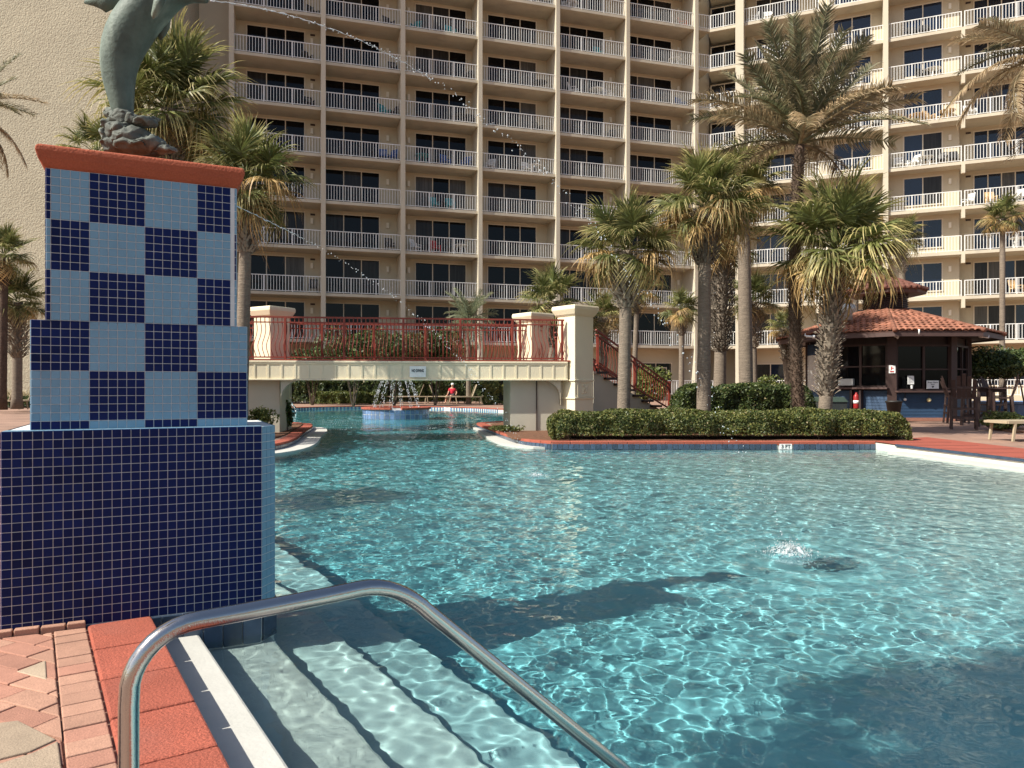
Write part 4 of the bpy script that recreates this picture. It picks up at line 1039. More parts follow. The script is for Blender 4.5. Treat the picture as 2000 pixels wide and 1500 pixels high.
def pinnate_frond(seed, droop, mat, n_=84, lw=.010, ll=.19, vee=.7):
    rr = random.Random(seed); vs, fs, ts = [], [], []
    pos = lambda t: Vector((t * (1 - .12 * droop * t), 0, .16 * t - .5 * droop * t * t))
    b = MB().tube([pos(k / 8) for k in range(9)], [.016 * (1 - .85 * k / 8) for k in range(9)], 5)
    vs += [Vector(v) for v in b.v]; fs += b.f; ts += [.5] * len(b.v)
    for i in range(n_):
        t = .13 + .87 * (i + rr.random() * .6) / n_; p = pos(min(t, 1)); tg = (pos(min(1, t + .02)) - pos(t - .02)).normalized()
        ln = ll * (.35 + .65 * math.sin(math.pi * min(1, .12 + t * .83)) ** .8) * (1 + rr.gauss(0, .12))
        for sg in (-1, 1):
            fw = .55 + .5 * t + rr.gauss(0, .1)
            d = (tg * fw + Vector((0, sg, 0)) + Vector((0, 0, vee * rr.uniform(.3, 1.2)))).normalized()
            up = Vector((0, 0, 1)); up = (up - d * up.dot(d)).normalized(); up = Matrix.Rotation(rr.gauss(0, .5), 3, d) @ up
            strip_leaf(vs, fs, ts, p, d, up, ln, lw, rr.uniform(.1, .5) + .3 * droop, segs=(0, .35, .7, 1), wid=(.7, 1, .7, .05))
    return attr_mesh('frond', vs, fs, ts, [mat])
FAN = {'up': [fan_frond(s, .4, M['leaf_g' if s != 2 else 'leaf_m'], cup=.5) for s in (1, 2, 3, 4)], 'side': [fan_frond(10 + s, .75, M['leaf_m' if s % 3 else 'leaf_g']) for s in range(6)],
       'low': [fan_frond(20 + s, 1.05, M['leaf_m' if s % 3 else 'leaf_d'], cup=.2, ragged=.2) for s in range(6)], 'dry': [fan_frond(30 + s, 1.5, M['leaf_d' if s % 2 else 'leaf_m'], 34, cup=.1, ragged=.25) for s in range(4)]}
PIN = {'up': [pinnate_frond(40 + s, .25, M['pin_g']) for s in range(3)], 'side': [pinnate_frond(50 + s, .8, M['pin_g' if s % 2 else 'pin_d']) for s in range(4)],
       'low': [pinnate_frond(60 + s, 1.3, M['pin_d'], vee=.1) for s in range(4)], 'dry': [pinnate_frond(70 + s, 1.9, M['pin_d'], 38, vee=-.2) for s in range(3)]}
PPL = {'up': [pinnate_frond(80 + s, .5, M['pin_p'], 40, .016, .3) for s in range(3)]}; PPL['side'] = PPL['low'] = PPL['dry'] = [pinnate_frond(85 + s, 1.1, M['pin_p'], 40, .016, .3) for s in range(3)]

boot_me = MB().add([(-.05, 0, 0), (.05, 0, 0), (.03, .03, .16), (-.03, .03, .16), (0, .085, .25), (-.04, -.02, 0), (.04, -.02, 0), (0, .04, .24)], [(0, 1, 2, 3), (3, 2, 4), (0, 3, 7, 5), (1, 6, 7, 2), (3, 4, 7), (2, 7, 4), (5, 7, 6)]).mesh('boot'); boot_me.materials.append(M['boot'])
def palm(name, base, top, r0, r1, crown_r, nf, label, group, kind='fan', boots=None, boot_r=None, boot_objs=False, lean=None, el=(88, -42), seed=0, dark=False, bsize=1.0, keep=None, squash=1.0):
    """trunk from base to top, crown of fronds at the top; boots = (fraction from, to) of the trunk clad in old leaf bases"""
    rr = random.Random(seed); base = Vector(base); top = Vector(top)
    t = thing(name, base, label, 'palm tree', group)
    ax = top - base; n_ = 14; pts, rad = [], []
    bow = Vector(lean or (0, 0, 0))
    cur = lambda f: base + ax * f + bow * math.sin(math.pi * f)
    for k in range(n_ + 1):
        f = k / n_; pts.append(cur(f)); rad.append((r0 + (r1 - r0) * f) * (1 + .25 * max(0, .08 - f) / .08) * (1 + rr.gauss(0, .02)))
    pts[0] = pts[0] - Vector((0, 0, .15))
    tr = obj('trunk', MB().tube(pts, rad, 12), M['trunk_dark' if dark else 'trunk'], t, True)
    if boots:
        f0, f1 = boots; ln = ax.length * (f1 - f0); br_ = boot_r or r1 * 1.3; per = max(6, int(2 * math.pi * br_ / (.085 * bsize))); rows = max(3, int(ln / (.085 * bsize))); acc = MB(); bc = 0
        for i in range(rows):
            f = f0 + (f1 - f0) * (i + .5) / rows; c = cur(f); rad_ = r1 + (br_ - r1) * math.sin(math.pi * min(.92, .12 + .88 * i / rows))
            for k in range(per):
                a = 2 * math.pi * (k + .5 * (i % 2)) / per + rr.gauss(0, .08); s_ = bsize * rr.uniform(.75, 1.2) * .62
                mt = Matrix.Translation(c + Vector((math.cos(a), math.sin(a), 0)) * (rad_ - .012)) @ Matrix.Rotation(a - math.pi / 2, 4, 'Z') @ Matrix.Rotation(-rr.uniform(.1, .7), 4, 'X') @ Matrix.Rotation(rr.choice((-.35, .35)), 4, 'Y') @ Matrix.Diagonal((s_, s_, s_ * 1.25, 1))
                front = math.sin(a) < .35
                if boot_objs and front and bc < 230:
                    o = link('boot', boot_me, t); o.matrix_local = Matrix.Translation(-base) @ mt; bc += 1
                else: acc.add([mt @ v.co for v in boot_me.vertices], [tuple(f_.vertices) for f_ in boot_me.polygons])
        if acc.v: tag(obj('boots', acc, M['boot_dark' if dark else 'boot'], t), kind='stuff')
    lib = {'fan': FAN, 'pin': PIN, 'pale': PPL}[kind]; cen = cur(1.0)
    for i in range(nf):
        f = (i + .5) / nf; e = el[0] + (el[1] - el[0]) * f ** .85 + rr.gauss(0, 7); az = i * 2.39996 + rr.gauss(0, .25) + seed
        if keep and not keep(az % (2 * math.pi)): continue
        v = 'up' if e > 38 else 'side' if e > 5 else 'low' if e > -25 else 'dry'
        me = rr.choice(lib[v]); o = link('frond', me, t); s_ = crown_r * (.78 if kind == 'fan' else .84) * rr.uniform(.86, 1.1) * (.9 if v == 'dry' else 1)
        up_off = .10 * crown_r * math.sin(R(max(-30, e)))
        o.location = cen - base + Vector((math.cos(az) * .05, math.sin(az) * .05, up_off)); o.rotation_mode = 'XYZ'
        o.rotation_euler = (Matrix.Rotation(az, 3, 'Z') @ Matrix.Rotation(-R(e), 3, 'Y') @ Matrix.Rotation(rr.gauss(0, .35), 3, 'X')).to_euler(); o.scale = (s_, s_, s_)
    return t
def px_palm(name, pb, Y, ptop, wpx, crown_px, nf, label, group, base_z=None, **kw):
    b = P(pb, 757, Y); b.z = 0.0 if base_z is None else base_z
    t = P(ptop[0], ptop[1], Y); r = wpx / 2 / F * Y
    return palm(name, b, t, r * 1.1, r * .92, crown_px / F * Y, nf, label, group, **kw)
GP = 'palms around the pool'
px_palm('cabbage_palm', 1217, 16.0, (1224, 490), 24, 122, 46, 'fan palm with golden drooping skirt and bare grey trunk just right of the bridge pillar', GP, boots=(.68, .97), boot_r=.26, seed=1)
px_palm('cabbage_palm', 1374, 16.6, (1377, 405), 25, 128, 50, 'taller fan palm with smooth brown trunk rising between the two hedges', GP, boots=(.74, .98), boot_r=.28, seed=2)
px_palm('cabbage_palm', 1404, 22.5, (1412, 470), 22, 92, 30, 'fan palm with thick dark booted trunk right behind the smooth brown trunk', GP, boots=(.38, .97), boot_r=.32, seed=3)
px_palm('cabbage_palm', 1458, 21.5, (1452, 372), 25, 105, 44, 'tall fan palm with pale smooth trunk and orange dead fronds left of the date palm', GP, boots=(.9, .99), boot_r=.2, seed=4)
px_palm('cabbage_palm', 1474, 24.5, (1470, 590), 12, 66, 30, 'slim fan palm with boots half hidden behind the pale smooth trunk', GP, boots=(.6, .98), boot_r=.25, seed=5)
px_palm('date_palm', 1562, 17.0, (1562, 284), 20, 255, 38, 'tall date palm with dark scaly trunk and feathery half dead crown beside the snack bar', GP, kind='pin', boots=(.05, .97), boot_r=.128, dark=True, el=(88, 6), lean=(-.12, 0, 0), seed=6, bsize=.55)
px_palm('cabbage_palm', 1608, 16.2, (1634, 492), 24, 172, 46, 'wide fan palm with criss-cross grey booted trunk in front of the tiled roof', GP, boots=(.2, .97), boot_r=.195, boot_objs=True, seed=7, bsize=1.0)
px_palm('cabbage_palm', 1668, 27.0, (1668, 430), 16, 75, 30, 'fan palm crown poking up behind the wide crown near the snack bar', GP, boots=(.8, .98), seed=8)
px_palm('cabbage_palm', 1762, 31.0, (1762, 468), 12, 52, 26, 'small fan palm behind the right side of the wide crown above the cupola', GP, boots=(.8, .98), seed=9)
px_palm('cabbage_palm', 1957, 30.0, (1958, 428), 10, 52, 30, 'slender fan palm with thin bare trunk standing before the right wing', GP, boots=(.93, .99), seed=10)
px_palm('date_palm', 2075, 16.0, (2040, 110), 24, 215, 30, 'brown feathery date palm crown reaching in at the top right', GP, kind='pin', boots=(.1, .97), dark=True, el=(70, -35), seed=11)
px_palm('cabbage_palm', 332, 19.5, (330, 215), 36, 178, 54, 'big fan palm crown directly behind the dolphin statue', GP, boots=(.72, .97), boot_r=.32, seed=12)
px_palm('cabbage_palm', 470, 15.8, (482, 360), 24, 138, 46, 'fan palm with leaning crown right of the pedestal cap', GP, boots=(.72, .97), boot_r=.25, seed=13)
px_palm('cabbage_palm', 190, 18.0, (185, 300), 22, 85, 26, 'low fan palm whose spiky fronds show left of the dolphin base', GP, boots=(.7, .97), seed=14)
px_palm('cabbage_palm', 33, 30.0, (35, 590), 17, 72, 34, 'small fan palm with red brown boots behind the loungers at the left edge', GP, base_z=.3, boots=(.45, .97), boot_r=.32, seed=15, bsize=1.4)
px_palm('cabbage_palm', 3, 29.0, (8, 500), 16, 72, 30, 'taller dark trunked fan palm at the very left edge', GP, base_z=.3, boots=(.8, .97), seed=16, dark=True)
px_palm('date_palm', -75, 13.0, (-70, 220), 24, 165, 26, 'dark feathery date palm fronds reaching in from the upper left edge', GP, kind='pin', boots=(.2, .97), dark=True, el=(60, -30), seed=17)
px_palm('cabbage_palm', 1079, 24.0, (1078, 590), 20, 78, 34, 'rounded fan palm behind the rear bridge pillar', GP, boots=(.6, .97), boot_r=.22, seed=18)
px_palm('cabbage_palm', 1178, 25.0, (1180, 620), 16, 62, 28, 'low fan palm between the bridge pillar and the first bare trunk', GP, boots=(.6, .97), seed=19)
px_palm('cabbage_palm', 1236, 27.0, (1245, 568), 10, 60, 28, 'thin fan palm with tan fronds showing past the right side of the first bare trunk', GP, boots=(.8, .97), seed=20)
px_palm('cabbage_palm', 1331, 32.0, (1331, 608), 10, 50, 28, 'small slim fan palm in front of the lower left wing balconies', GP, boots=(.75, .97), boot_r=.2, seed=21)
px_palm('cabbage_palm', 1546, 26.0, (1530, 640), 14, 44, 24, 'bushy low fan palm left of the dark date palm trunk', GP, boots=(.6, .97), seed=22)
px_palm('feather_palm', 915, 46.0, (915, 632), 9, 78, 26, 'pale green feathery palm behind the bridge railing', GP, kind='pale', el=(80, -15), seed=23)
# palms standing left of and behind the viewpoint; they shade the pool as in the photograph
for x, y, h, cr, sd_, lab in ((-4.35, -.05, 5.7, 1.1, 31, 'fan palm on the deck beyond the left edge of the view, nearest the handrail'), (-3.0, .4, 5.8, 1.1, 33, 'fan palm on the deck just behind the viewer, left of the handrail'), (-6.9, 6.3, 4.3, .95, 34, 'shorter fan palm on the deck beyond the left edge, level with the pedestal')):
    palm('cabbage_palm', (x, y, 0), (x + .1, y, h), .15, .13, cr, 40, lab, GP, boots=(.75, .97), seed=sd_)

# ------------------------------------------------------------------ hedges and shrubs
def leaves(n_, sampler, size, seed, flat=.3):
    """n random leaf quads at points from sampler(rng, n) -> positions, outward normals"""
    rg = np.random.default_rng(seed); Pn, Nn = sampler(rg, n_)
    d = rg.normal(size=(n_, 3)); nrm = Nn * 1.0 + d * .75; nrm /= np.linalg.norm(nrm, axis=1)[:, None]
    a = np.cross(nrm, rg.normal(size=(n_, 3))); a /= np.linalg.norm(a, axis=1)[:, None]; b_ = np.cross(nrm, a)
    s = size * rg.uniform(.7, 1.35, (n_, 1))
    v = np.stack([Pn - a * s, Pn - b_ * s * .5 + nrm * s * .12, Pn + a * s, Pn + b_ * s * .5 + nrm * s * .12], 1).reshape(-1, 3)
    f = np.arange(n_ * 4).reshape(-1, 4); t = np.repeat(np.clip(rg.normal(.55, .3, n_), 0, 1), 4)
    return v, f, t
def leaf_obj(name, v, f, t, mat, parent):
    off = np.array(wloc(parent)); me = npmesh(name, v - off, f); at = me.attributes.new('t', 'FLOAT', 'POINT'); at.data.foreach_set('value', t.astype(np.float32))
    return tag(link(name, me, parent, mat=mat), kind='stuff')
def hedge(name, o, u, La, Wd, ht, n_, size, mat, label, seed, z0=0.0, gap=.12, wob=.07, cat='hedge', group=None, round_=.0):
    """clipped hedge: box of leaves with an uneven face; o = front left corner, u = run direction"""
    u = Vector(u).normalized(); nn = Vector((-u.y, u.x)); c = Vector(o) + u * La / 2
    t = thing(name, (c.x, c.y, z0), label, cat, group)
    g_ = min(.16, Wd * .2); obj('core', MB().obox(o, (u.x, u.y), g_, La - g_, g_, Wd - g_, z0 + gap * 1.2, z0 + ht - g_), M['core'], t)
    def samp(rg, n2):
        A = np.array([La * ht, La * ht * .5, La * Wd, Wd * ht, Wd * ht]); w_ = rg.choice(5, n2, p=A / A.sum())
        a = rg.random(n2) * La; d = rg.random(n2) * Wd; z = gap + (ht - gap) * rg.random(n2) ** .9; N = np.zeros((n2, 3))
        U, V = np.array((u.x, u.y, 0)), np.array((nn.x, nn.y, 0)); inn = np.abs(rg.normal(0, .06, n2))
        for k, (q, vec) in enumerate((('d0', -V), ('d1', V), ('z1', np.array((0, 0, 1.))), ('a0', -U), ('a1', U))):
            m_ = w_ == k; N[m_] = vec
            if q == 'd0': d[m_] = inn[m_]
            if q == 'd1': d[m_] = Wd - inn[m_]
            if q == 'z1': z[m_] = ht - inn[m_]
            if q == 'a0': a[m_] = inn[m_]
            if q == 'a1': a[m_] = La - inn[m_]
        # rounded shoulders and lumps
        ea = np.minimum(a, La - a); ed = np.minimum(d, Wd - d); rs = .22 + round_
        z -= np.clip(rs - ea, 0, rs) ** 2 / rs * .8 + np.clip(.2 - ed, 0, .2) ** 2 / .2 * .6 * (z > ht * .6)
        lump = np.sin(a * 5.1 + seed) * .5 + np.sin(a * 11.3 + d * 7) * .35 + np.sin(a * 2.1 + z * 6) * .5
        Pn = np.stack([o[0] + u.x * a + nn.x * d, o[1] + u.y * a + nn.y * d, z0 + z], 1) + N * (lump * wob)[:, None] * np.array((1, 1, .45))
        return Pn, N
    v, f, tt = leaves(n_, samp, size, seed); leaf_obj('foliage', v, f, tt, mat, t)
    v, f, tt = leaves(n_ // 45, samp, size * .9, seed + 99); leaf_obj('dead_leaves', v, f, tt, M['dry_grass'], t)
    st_ = MB(); rr = random.Random(seed)
    for k in range(int(La * 5)):
        a = rr.uniform(.15, La - .15); d = rr.uniform(.15, Wd - .15); q = Vector(o) + u * a + nn * d; st_.bar((q.x, q.y, z0 - .02), (q.x + rr.gauss(0, .05), q.y + rr.gauss(0, .05), z0 + gap * 2.2), .02)
    obj('stems', st_, M['boot_dark'], t)
    return t
def shrub(name, c, rad, n_, size, mat, label, seed, cat='shrub', group=None, low=-.35):
    """round shrub: clumps of leaves through an uneven crown"""
    t = thing(name, (c[0], c[1], 0 if len(c) < 4 else c[3]), label, cat, group); rr = random.Random(seed)
    cl = [(np.array((rr.gauss(0, .42) * rad[0], rr.gauss(0, .42) * rad[1], rr.uniform(low, .6) * rad[2])), rr.uniform(.32, .6)) for _ in range(22)]
    def samp(rg, n2):
        k = rg.integers(0, len(cl), n2); d = rg.normal(size=(n2, 3)); d /= np.linalg.norm(d, axis=1)[:, None]
        cc = np.array([q[0] for q in cl])[k]; rs = np.array([q[1] for q in cl])[k][:, None]
        Pn = np.array(c[:3]) + cc + d * rs * np.array(rad) * (.6 + .4 * rg.random((n2, 1)) ** .4)
        Pn[:, 2] = np.maximum(Pn[:, 2], .05); return Pn, d
    v, f, tt = leaves(n_, samp, size, seed); leaf_obj('foliage', v, f, tt, mat, t)
    st_ = MB()
    for k in range(5): a = k * 1.256; st_.tube([(c[0] + .05 * math.cos(a), c[1] + .05 * math.sin(a), 0), (c[0] + rad[0] * .4 * math.cos(a), c[1] + rad[1] * .4 * math.sin(a), c[2])], [.035, .015], 5)
    obj('stems', st_, M['boot_dark'], t)
    return t
hedge('clipped_hedge', (.85, 14.2), (1, 0), 6.85, 1.25, .56, 66000, .026, M['hedge'], 'long low clipped hedge on the red curb along the far side of the pool', 1, gap=.10, wob=.10)
hedge('clipped_hedge', (4.45, 19.3), (1, .02), 1.1, 1.2, 1.12, 9000, .04, M['hedge_b'], 'dark rounded hedge block at the foot of the bridge stairs', 2, gap=.1, wob=.1, round_=.2)
hedge('clipped_hedge', (5.65, 19.6), (1, .02), 2.35, 1.3, 1.1, 18000, .04, M['hedge_b'], 'taller dark hedge behind the long low one, left of the date palm trunk', 3, gap=.1, wob=.1)
hedge('clipped_hedge', (-16.5, 46.2), (1, .1), 15.5, 1.6, 1.5, 20000, .09, M['hedge_b'], 'dark hedge along the back deck seen under the bridge', 4, gap=.15, wob=.15)
hedge('clipped_hedge', (-12.4, 45.2), (1, .05), 4.2, .8, .75, 7000, .07, M['bush_y'], 'low light green hedge behind the back pool left of the first bench', 5, gap=.05, wob=.12)
hedge('clipped_hedge', (-1.6, 43.8), (1, .05), 3.4, 1.6, 1.9, 9000, .09, M['hedge'], 'loose green hedge at the right end of the back deck under the bridge', 6, gap=.05, wob=.2, round_=.4)
hedge('clipped_hedge', (-30, 37.0), (1, 0), 13.5, .9, .55, 8000, .06, M['hedge_b'], 'very low hedge behind the loungers at the left edge', 7, gap=.03, wob=.08)
for k, (px, Yd, pyc, rx, rz, lab) in enumerate(((690, 40, 690, 1.5, 1.6, 'dark leafy shrub behind the left part of the bridge railing'), (770, 42, 695, 1.7, 1.4, 'dark leafy shrub behind the middle of the bridge railing'), (850, 43, 690, 1.4, 1.5, 'dark leafy shrub behind the bridge railing, nearest the rear pillar'), (610, 43, 715, 1.3, 1.2, 'dark shrub behind the left end of the bridge railing'))):
    c = P(px, pyc, Yd); shrub('leafy_shrub', (c.x, c.y, c.z), (rx, 1.2, rz), 6000, .085, M['hedge_b'], lab, 50 + k, group='shrubs behind the bridge')
c = P(1945, 712, 24.5); shrub('leafy_shrub', (c.x, c.y, c.z), (1.25, 1.0, .6), 9000, .055, M['hedge_b'], 'spreading dark shrub tree right of the snack bar', 60)
c = P(2010, 712, 24.5); shrub('leafy_shrub', (c.x, c.y, c.z), (.8, 1.0, .6), 5000, .055, M['hedge_b'], 'dark shrub tree at the right edge above the bar chairs', 61)
c = P(1965, 832, 17.6); shrub('border_plant', (c.x, c.y, .2), (.42, .35, .22), 2600, .045, M['bush_y'], 'yellow green border plant in front of the bar chairs', 62, 'plant')
c = P(508, 815, 16.0); shrub('leafy_shrub', (c.x, c.y, .33), (.25, .22, .25), 900, .04, M['bush_y'], 'small shrub at the foot of the left bridge abutment', 63)
c = P(556, 812, 17.5); shrub('leafy_shrub', (c.x, c.y, .35), (.14, .2, .38), 1200, .04, M['hedge_b'], 'narrow dark shrub at the right edge of the left abutment', 64)
c = P(1000, 838, 17.2); shrub('border_plant', (c.x - .1, c.y - .3, .08), (.3, .3, .07), 700, .03, M['hedge'], 'low dark ground plant at the foot of the right bridge abutment', 65, 'plant')
c = P(1495, 742, 48); shrub('leafy_shrub', (c.x, c.y, 1.0), (1.2, .8, .8), 1800, .1, M['bush_y'], 'light green shrub before the ground floor patio of the right wing', 66)
c = P(1260, 740, 30); shrub('leafy_shrub', (c.x, c.y, 1.0), (.9, .8, .9), 3000, .07, M['bush_y'], 'yellow green shrub behind the bridge stairs', 67)
def grass_clump(px, Yd, w_, h_, label, seed):
    rr = random.Random(seed); c = P(px, 757, Yd); vs, fs, ts = [], [], []
    for i in range(420):
        b = Vector((c.x + rr.gauss(0, w_), c.y + rr.gauss(0, .3), .1)); d = Vector((rr.gauss(0, .35), rr.gauss(0, .35), 1)).normalized()
        strip_leaf(vs, fs, ts, b, d, Vector((0, 1, 0)), h_ * rr.uniform(.5, 1.1), .04, rr.uniform(.2, 1), segs=(0, .5, .8, 1), wid=(1, .8, .5, .05))
    base = Vector((c.x, c.y, 0)); me = attr_mesh('tall_grass', [v - base for v in vs], fs, ts, [M['dry_grass']])
    tag(link('tall_grass', me, None, base), label, 'grass')
grass_clump(15, 38.5, 1.0, 1.2, 'dry straw coloured grass bed at the foot of the left edge palms', 1)
grass_clump(52, 38.5, .35, 1.2, 'dry straw coloured grass bed between the palm trunk and the pedestal', 2)

# ------------------------------------------------------------------ snack bar kiosk
KC = Vector((12.55, 24.8)); KA = 2.29
def octo(ap, ph=0): return [KC + Vector((math.cos(a), math.sin(a))) * ap / math.cos(math.pi / 8) for a in [R(-112.5 + 45 * k) for k in range(8)]]
kio = thing('snack_bar', (KC.x, KC.y, 0), 'octagonal poolside snack bar with red clay tile roof and blue board walls', 'kiosk')
Wp = octo(KA)           # Wp[0]->Wp[1] is the face towards the camera; Wp[7]->Wp[0] front left
ZE = 2.66
obj('wall_core', MB().prism(octo(KA - .12), 0, ZE), M['brown_dark'], kio)
obj('footing', MB().prism(octo(KA + .03), 0, .10), M['paver_red'], kio)
boardm = {}
def facet(i): a, c = Wp[i % 8], Wp[(i + 1) % 8]; u = (c - a).normalized(); return a, u, Vector((-u.y, u.x)), (c - a).length
for i in (6, 7, 0, 1):
    a, u, nn, L = facet(i)
    for k in range(9):
        z = .10 + k * .092
        me = MB().add([(0, 0, 0), (L, 0, 0), (L, .008, .09), (0, .008, .09), (0, .1, 0), (L, .1, 0), (L, .1, .09), (0, .1, .09)], [(0, 1, 2, 3), (0, 4, 5, 1), (3, 2, 6, 7), (0, 3, 7, 4), (1, 5, 6, 2)]).mesh('board') if ('b', i % 8 // 8) not in boardm else boardm[('b', 0)]
        boardm[('b', 0)] = me
        if not me.materials: me.materials.append(M['board_blue'])
        o = link('board', me, kio); o.location = Vector((a.x, a.y, z)) - wloc(kio); o.rotation_euler = (0, 0, math.atan2(u.y, u.x))
wbm = boardm[('b', 0)].copy(); wbm.materials.clear(); wbm.materials.append(M['board_white'])
a, u, nn, L = facet(6)
for k in range(9, 26):
    o = link('board', wbm if k < 22 else boardm[('b', 0)], kio); o.location = Vector((a.x, a.y, .10 + k * .092)) - wloc(kio); o.rotation_euler = (0, 0, math.atan2(u.y, u.x))
def kwin(i, f0, f1, z0, z1, cols_, rail_z):
    a, u, nn, L = facet(i); q = lambda x0, x1, d0, d1, za, zb, mb=None: (mb or MB()).obox(a, (u.x, u.y), x0, x1, d0, d1, za, zb)
    x0, x1 = f0 * L, f1 * L; fr = MB()
    for xx in [x0 + (x1 - x0) * k / cols_ for k in range(cols_ + 1)]: q(xx - .035, xx + .035, .0, .1, z0, z1, fr)
    q(x0, x1, .0, .1, z0 - .05, z0, fr); q(x0, x1, .0, .1, z1, z1 + .06, fr); q(x0, x1, .012, .07, rail_z - .025, rail_z + .02, fr)
    w_ = obj('window', fr, M['brown_wood'], kio)
    for k in range(cols_):
        xa, xb = x0 + (x1 - x0) * k / cols_ + .035, x0 + (x1 - x0) * (k + 1) / cols_ - .035
        obj('pane', q(xa, xb, .05, .058, z0, rail_z - .025), M['pane'], w_); obj('pane', q(xa, xb, .062, .07, rail_z + .02, z1), M['pane'], w_)
    obj('counter', q(x0 - .08, x1 + .08, -.22, .02, z0 - .11, z0 - .055), M['fascia'], kio, bevel=.006)
kwin(7, .10, .92, 1.08, 2.32, 2, 1.68); kwin(0, .08, .95, .98, 2.28, 2, 1.58)
kwin(1, .15, .85, .98, 2.28, 2, 1.6)
for i in (6, 7, 0, 1, 2):
    p = Wp[i % 8]; d = (p - KC).normalized(); u = Vector((-d.y, d.x))
    obj('post', MB().obox(p - d * .05, (u.x, u.y), -.13, .13, -.06, .07, 0, ZE), M['brown_wood'], kio, bevel=.006)
# eave fascia, soffit, roof surface
E1 = octo(KA + .85); E0 = octo(KA + .83)
obj('soffit', MB().prism(octo(KA + .8), ZE - .08, ZE - .05), M['brown_dark'], kio)
fm = MB()
for i in range(8):
    a, c = E1[i], E1[(i + 1) % 8]; u = (c - a).normalized(); fm.obox(a, (u.x, u.y), 0, (c - a).length, -.0, .04, ZE - .13, ZE + .02)
obj('eave_fascia', fm, M['fascia'], kio)
ZR = 3.52; T1 = octo(.68)
roof = obj('roof', MB().prism(octo(KA + .86), ZE + .0, ZR - .03, octo(.68)), M['roof_tile'], kio)
tl = MB(); ns = 6; vs = []
for yy in (0, .33):
    for k in range(ns + 1):
        t = math.pi * k / ns; rr_ = .088 * (1.0 if yy == 0 else .86); vs.append((-rr_ * math.cos(t), yy, .055 * math.sin(t) * (1.15 if yy == 0 else .8) + (.022 if yy == 0 else 0)))
vs += [(v[0] * .8, 0, v[2] * .6) for v in vs[:ns + 1]]
tl.add(vs, [(k, k + 1, ns + 2 + k, ns + 1 + k) for k in range(ns)] + [(k + 1, k, 2 * ns + 2 + k, 2 * ns + 3 + k) for k in range(ns)])
tile_me = tl.mesh('roof_tile', smooth=True); tile_me.materials.append(M['roof_tile'])
acc = MB(); ntile = 0
for i in (7, 0, 6, 1, 5, 2, 3, 4):
    a, c = octo(KA + .88)[i], octo(KA + .88)[(i + 1) % 8]; e, g_ = T1[i], T1[(i + 1) % 8]
    u = (c - a).normalized(); m0 = (a + c) / 2; m1 = (e + g_) / 2; up3 = Vector((*(m1 - m0), ZR - ZE - .01)); sl_ = up3.length; up3.normalize(); u3 = Vector((u.x, u.y, 0)); n3 = u3.cross(up3)
    L0_, L1_ = (c - a).length, (g_ - e).length; rows = int(sl_ / .27)
    for j in range(rows + 1):
        t = min(j * .27, sl_ - .05); wd = L0_ + (L1_ - L0_) * (t + .1) / sl_; k_ = int(wd / .185); 
        for k in range(k_):
            x = (k - (k_ - 1) / 2) * .185
            p = Vector((*m0, ZE + .03)) + up3 * t + u3 * x + n3 * .005
            mt = Matrix((( *u3, 0), (*up3, 0), (*n3, 0), (0, 0, 0, 1))).transposed(); mt = Matrix.Translation(p) @ mt @ Matrix.Rotation(random.gauss(0, .02), 4, 'Z')
            if ntile < 295 and i in (7, 0, 6, 1):
                o = link('tile', tile_me, roof); o.matrix_local = Matrix.Translation(-wloc(roof)) @ mt; ntile += 1
            else: acc.add([mt @ v.co for v in tile_me.vertices], [tuple(f_.vertices) for f_ in tile_me.polygons])
tag(obj('tile_field', acc, M['roof_tile'], roof), kind='stuff')
hipm = MB()
for i in range(8):
    a, c = octo(KA + .9)[i], T1[i]
    for k in range(9):
        p = Vector((*a, ZE + .05)).lerp(Vector((*c, ZR + .05)), k / 9); q = Vector((*a, ZE + .05)).lerp(Vector((*c, ZR + .05)), (k + 1.15) / 9); hipm.tube([p, q], [.075, .06], 7)
obj('hip_tiles', hipm, M['roof_tile'], roof, True)
# cupola
cu_ = obj('cupola', MB().prism(octo(.62), 3.4, 4.16), M['brown_dark'], kio)
lv = MB()
for k in range(9): lv.prism(octo(.66), 3.5 + k * .07, 3.53 + k * .07, octo(.63))
obj('louvres', lv, M['brown_dark'], cu_)
obj('cupola_fascia', MB().prism(octo(1.12), 4.10, 4.22, octo(1.16)), M['fascia'], cu_)
M['roof_shade'] = pm('roof_tile_shade', (.15, .06, .042), .85, .25, 8)  # clay tile darkened, the palm fronds' shade is put into the colour
obj('cupola_roof', MB().prism(octo(1.2), 4.22, 4.72, octo(.12)), M['roof_shade'], cu_)
crm = MB()
for k in range(5):
    for q in range(8):
        rr_ = 1.2 - k * .22; a, c = octo(rr_)[q], octo(rr_)[(q + 1) % 8]; z = 4.24 + k * .1; nn_ = max(2, int((c - a).length / .17))
        for t in range(nn_): p = a.lerp(c, (t + .5) / nn_); crm.tube([(p.x, p.y, z), (KC.x + (p.x - KC.x) * (rr_ - .26) / rr_, KC.y + (p.y - KC.y) * (rr_ - .26) / rr_, z + .12)], [.075, .06], 6)
tag(obj('cupola_tiles', crm, M['roof_shade'], cu_, True), kind='stuff')
# roof vent
vc = P(1655, 600, 23.3)
v_ = thing('roof_vent', (vc.x, vc.y, 3.15), 'white mushroom roof vent with tan top on the snack bar roof', 'vent')
obj('body', MB().lathe([(.15, 3.15), (.15, 3.36), (.235, 3.42), (.245, 3.52), (.235, 3.60), (.17, 3.66), (.14, 3.67)], 20, (vc.x, vc.y, 0)), M['metal_grey'], v_, True)
obj('top', MB().lathe([(.14, 3.67), (.17, 3.73), (.175, 3.80), (.14, 3.83)], 20, (vc.x, vc.y, 0)), M['tan_metal'], v_, True)
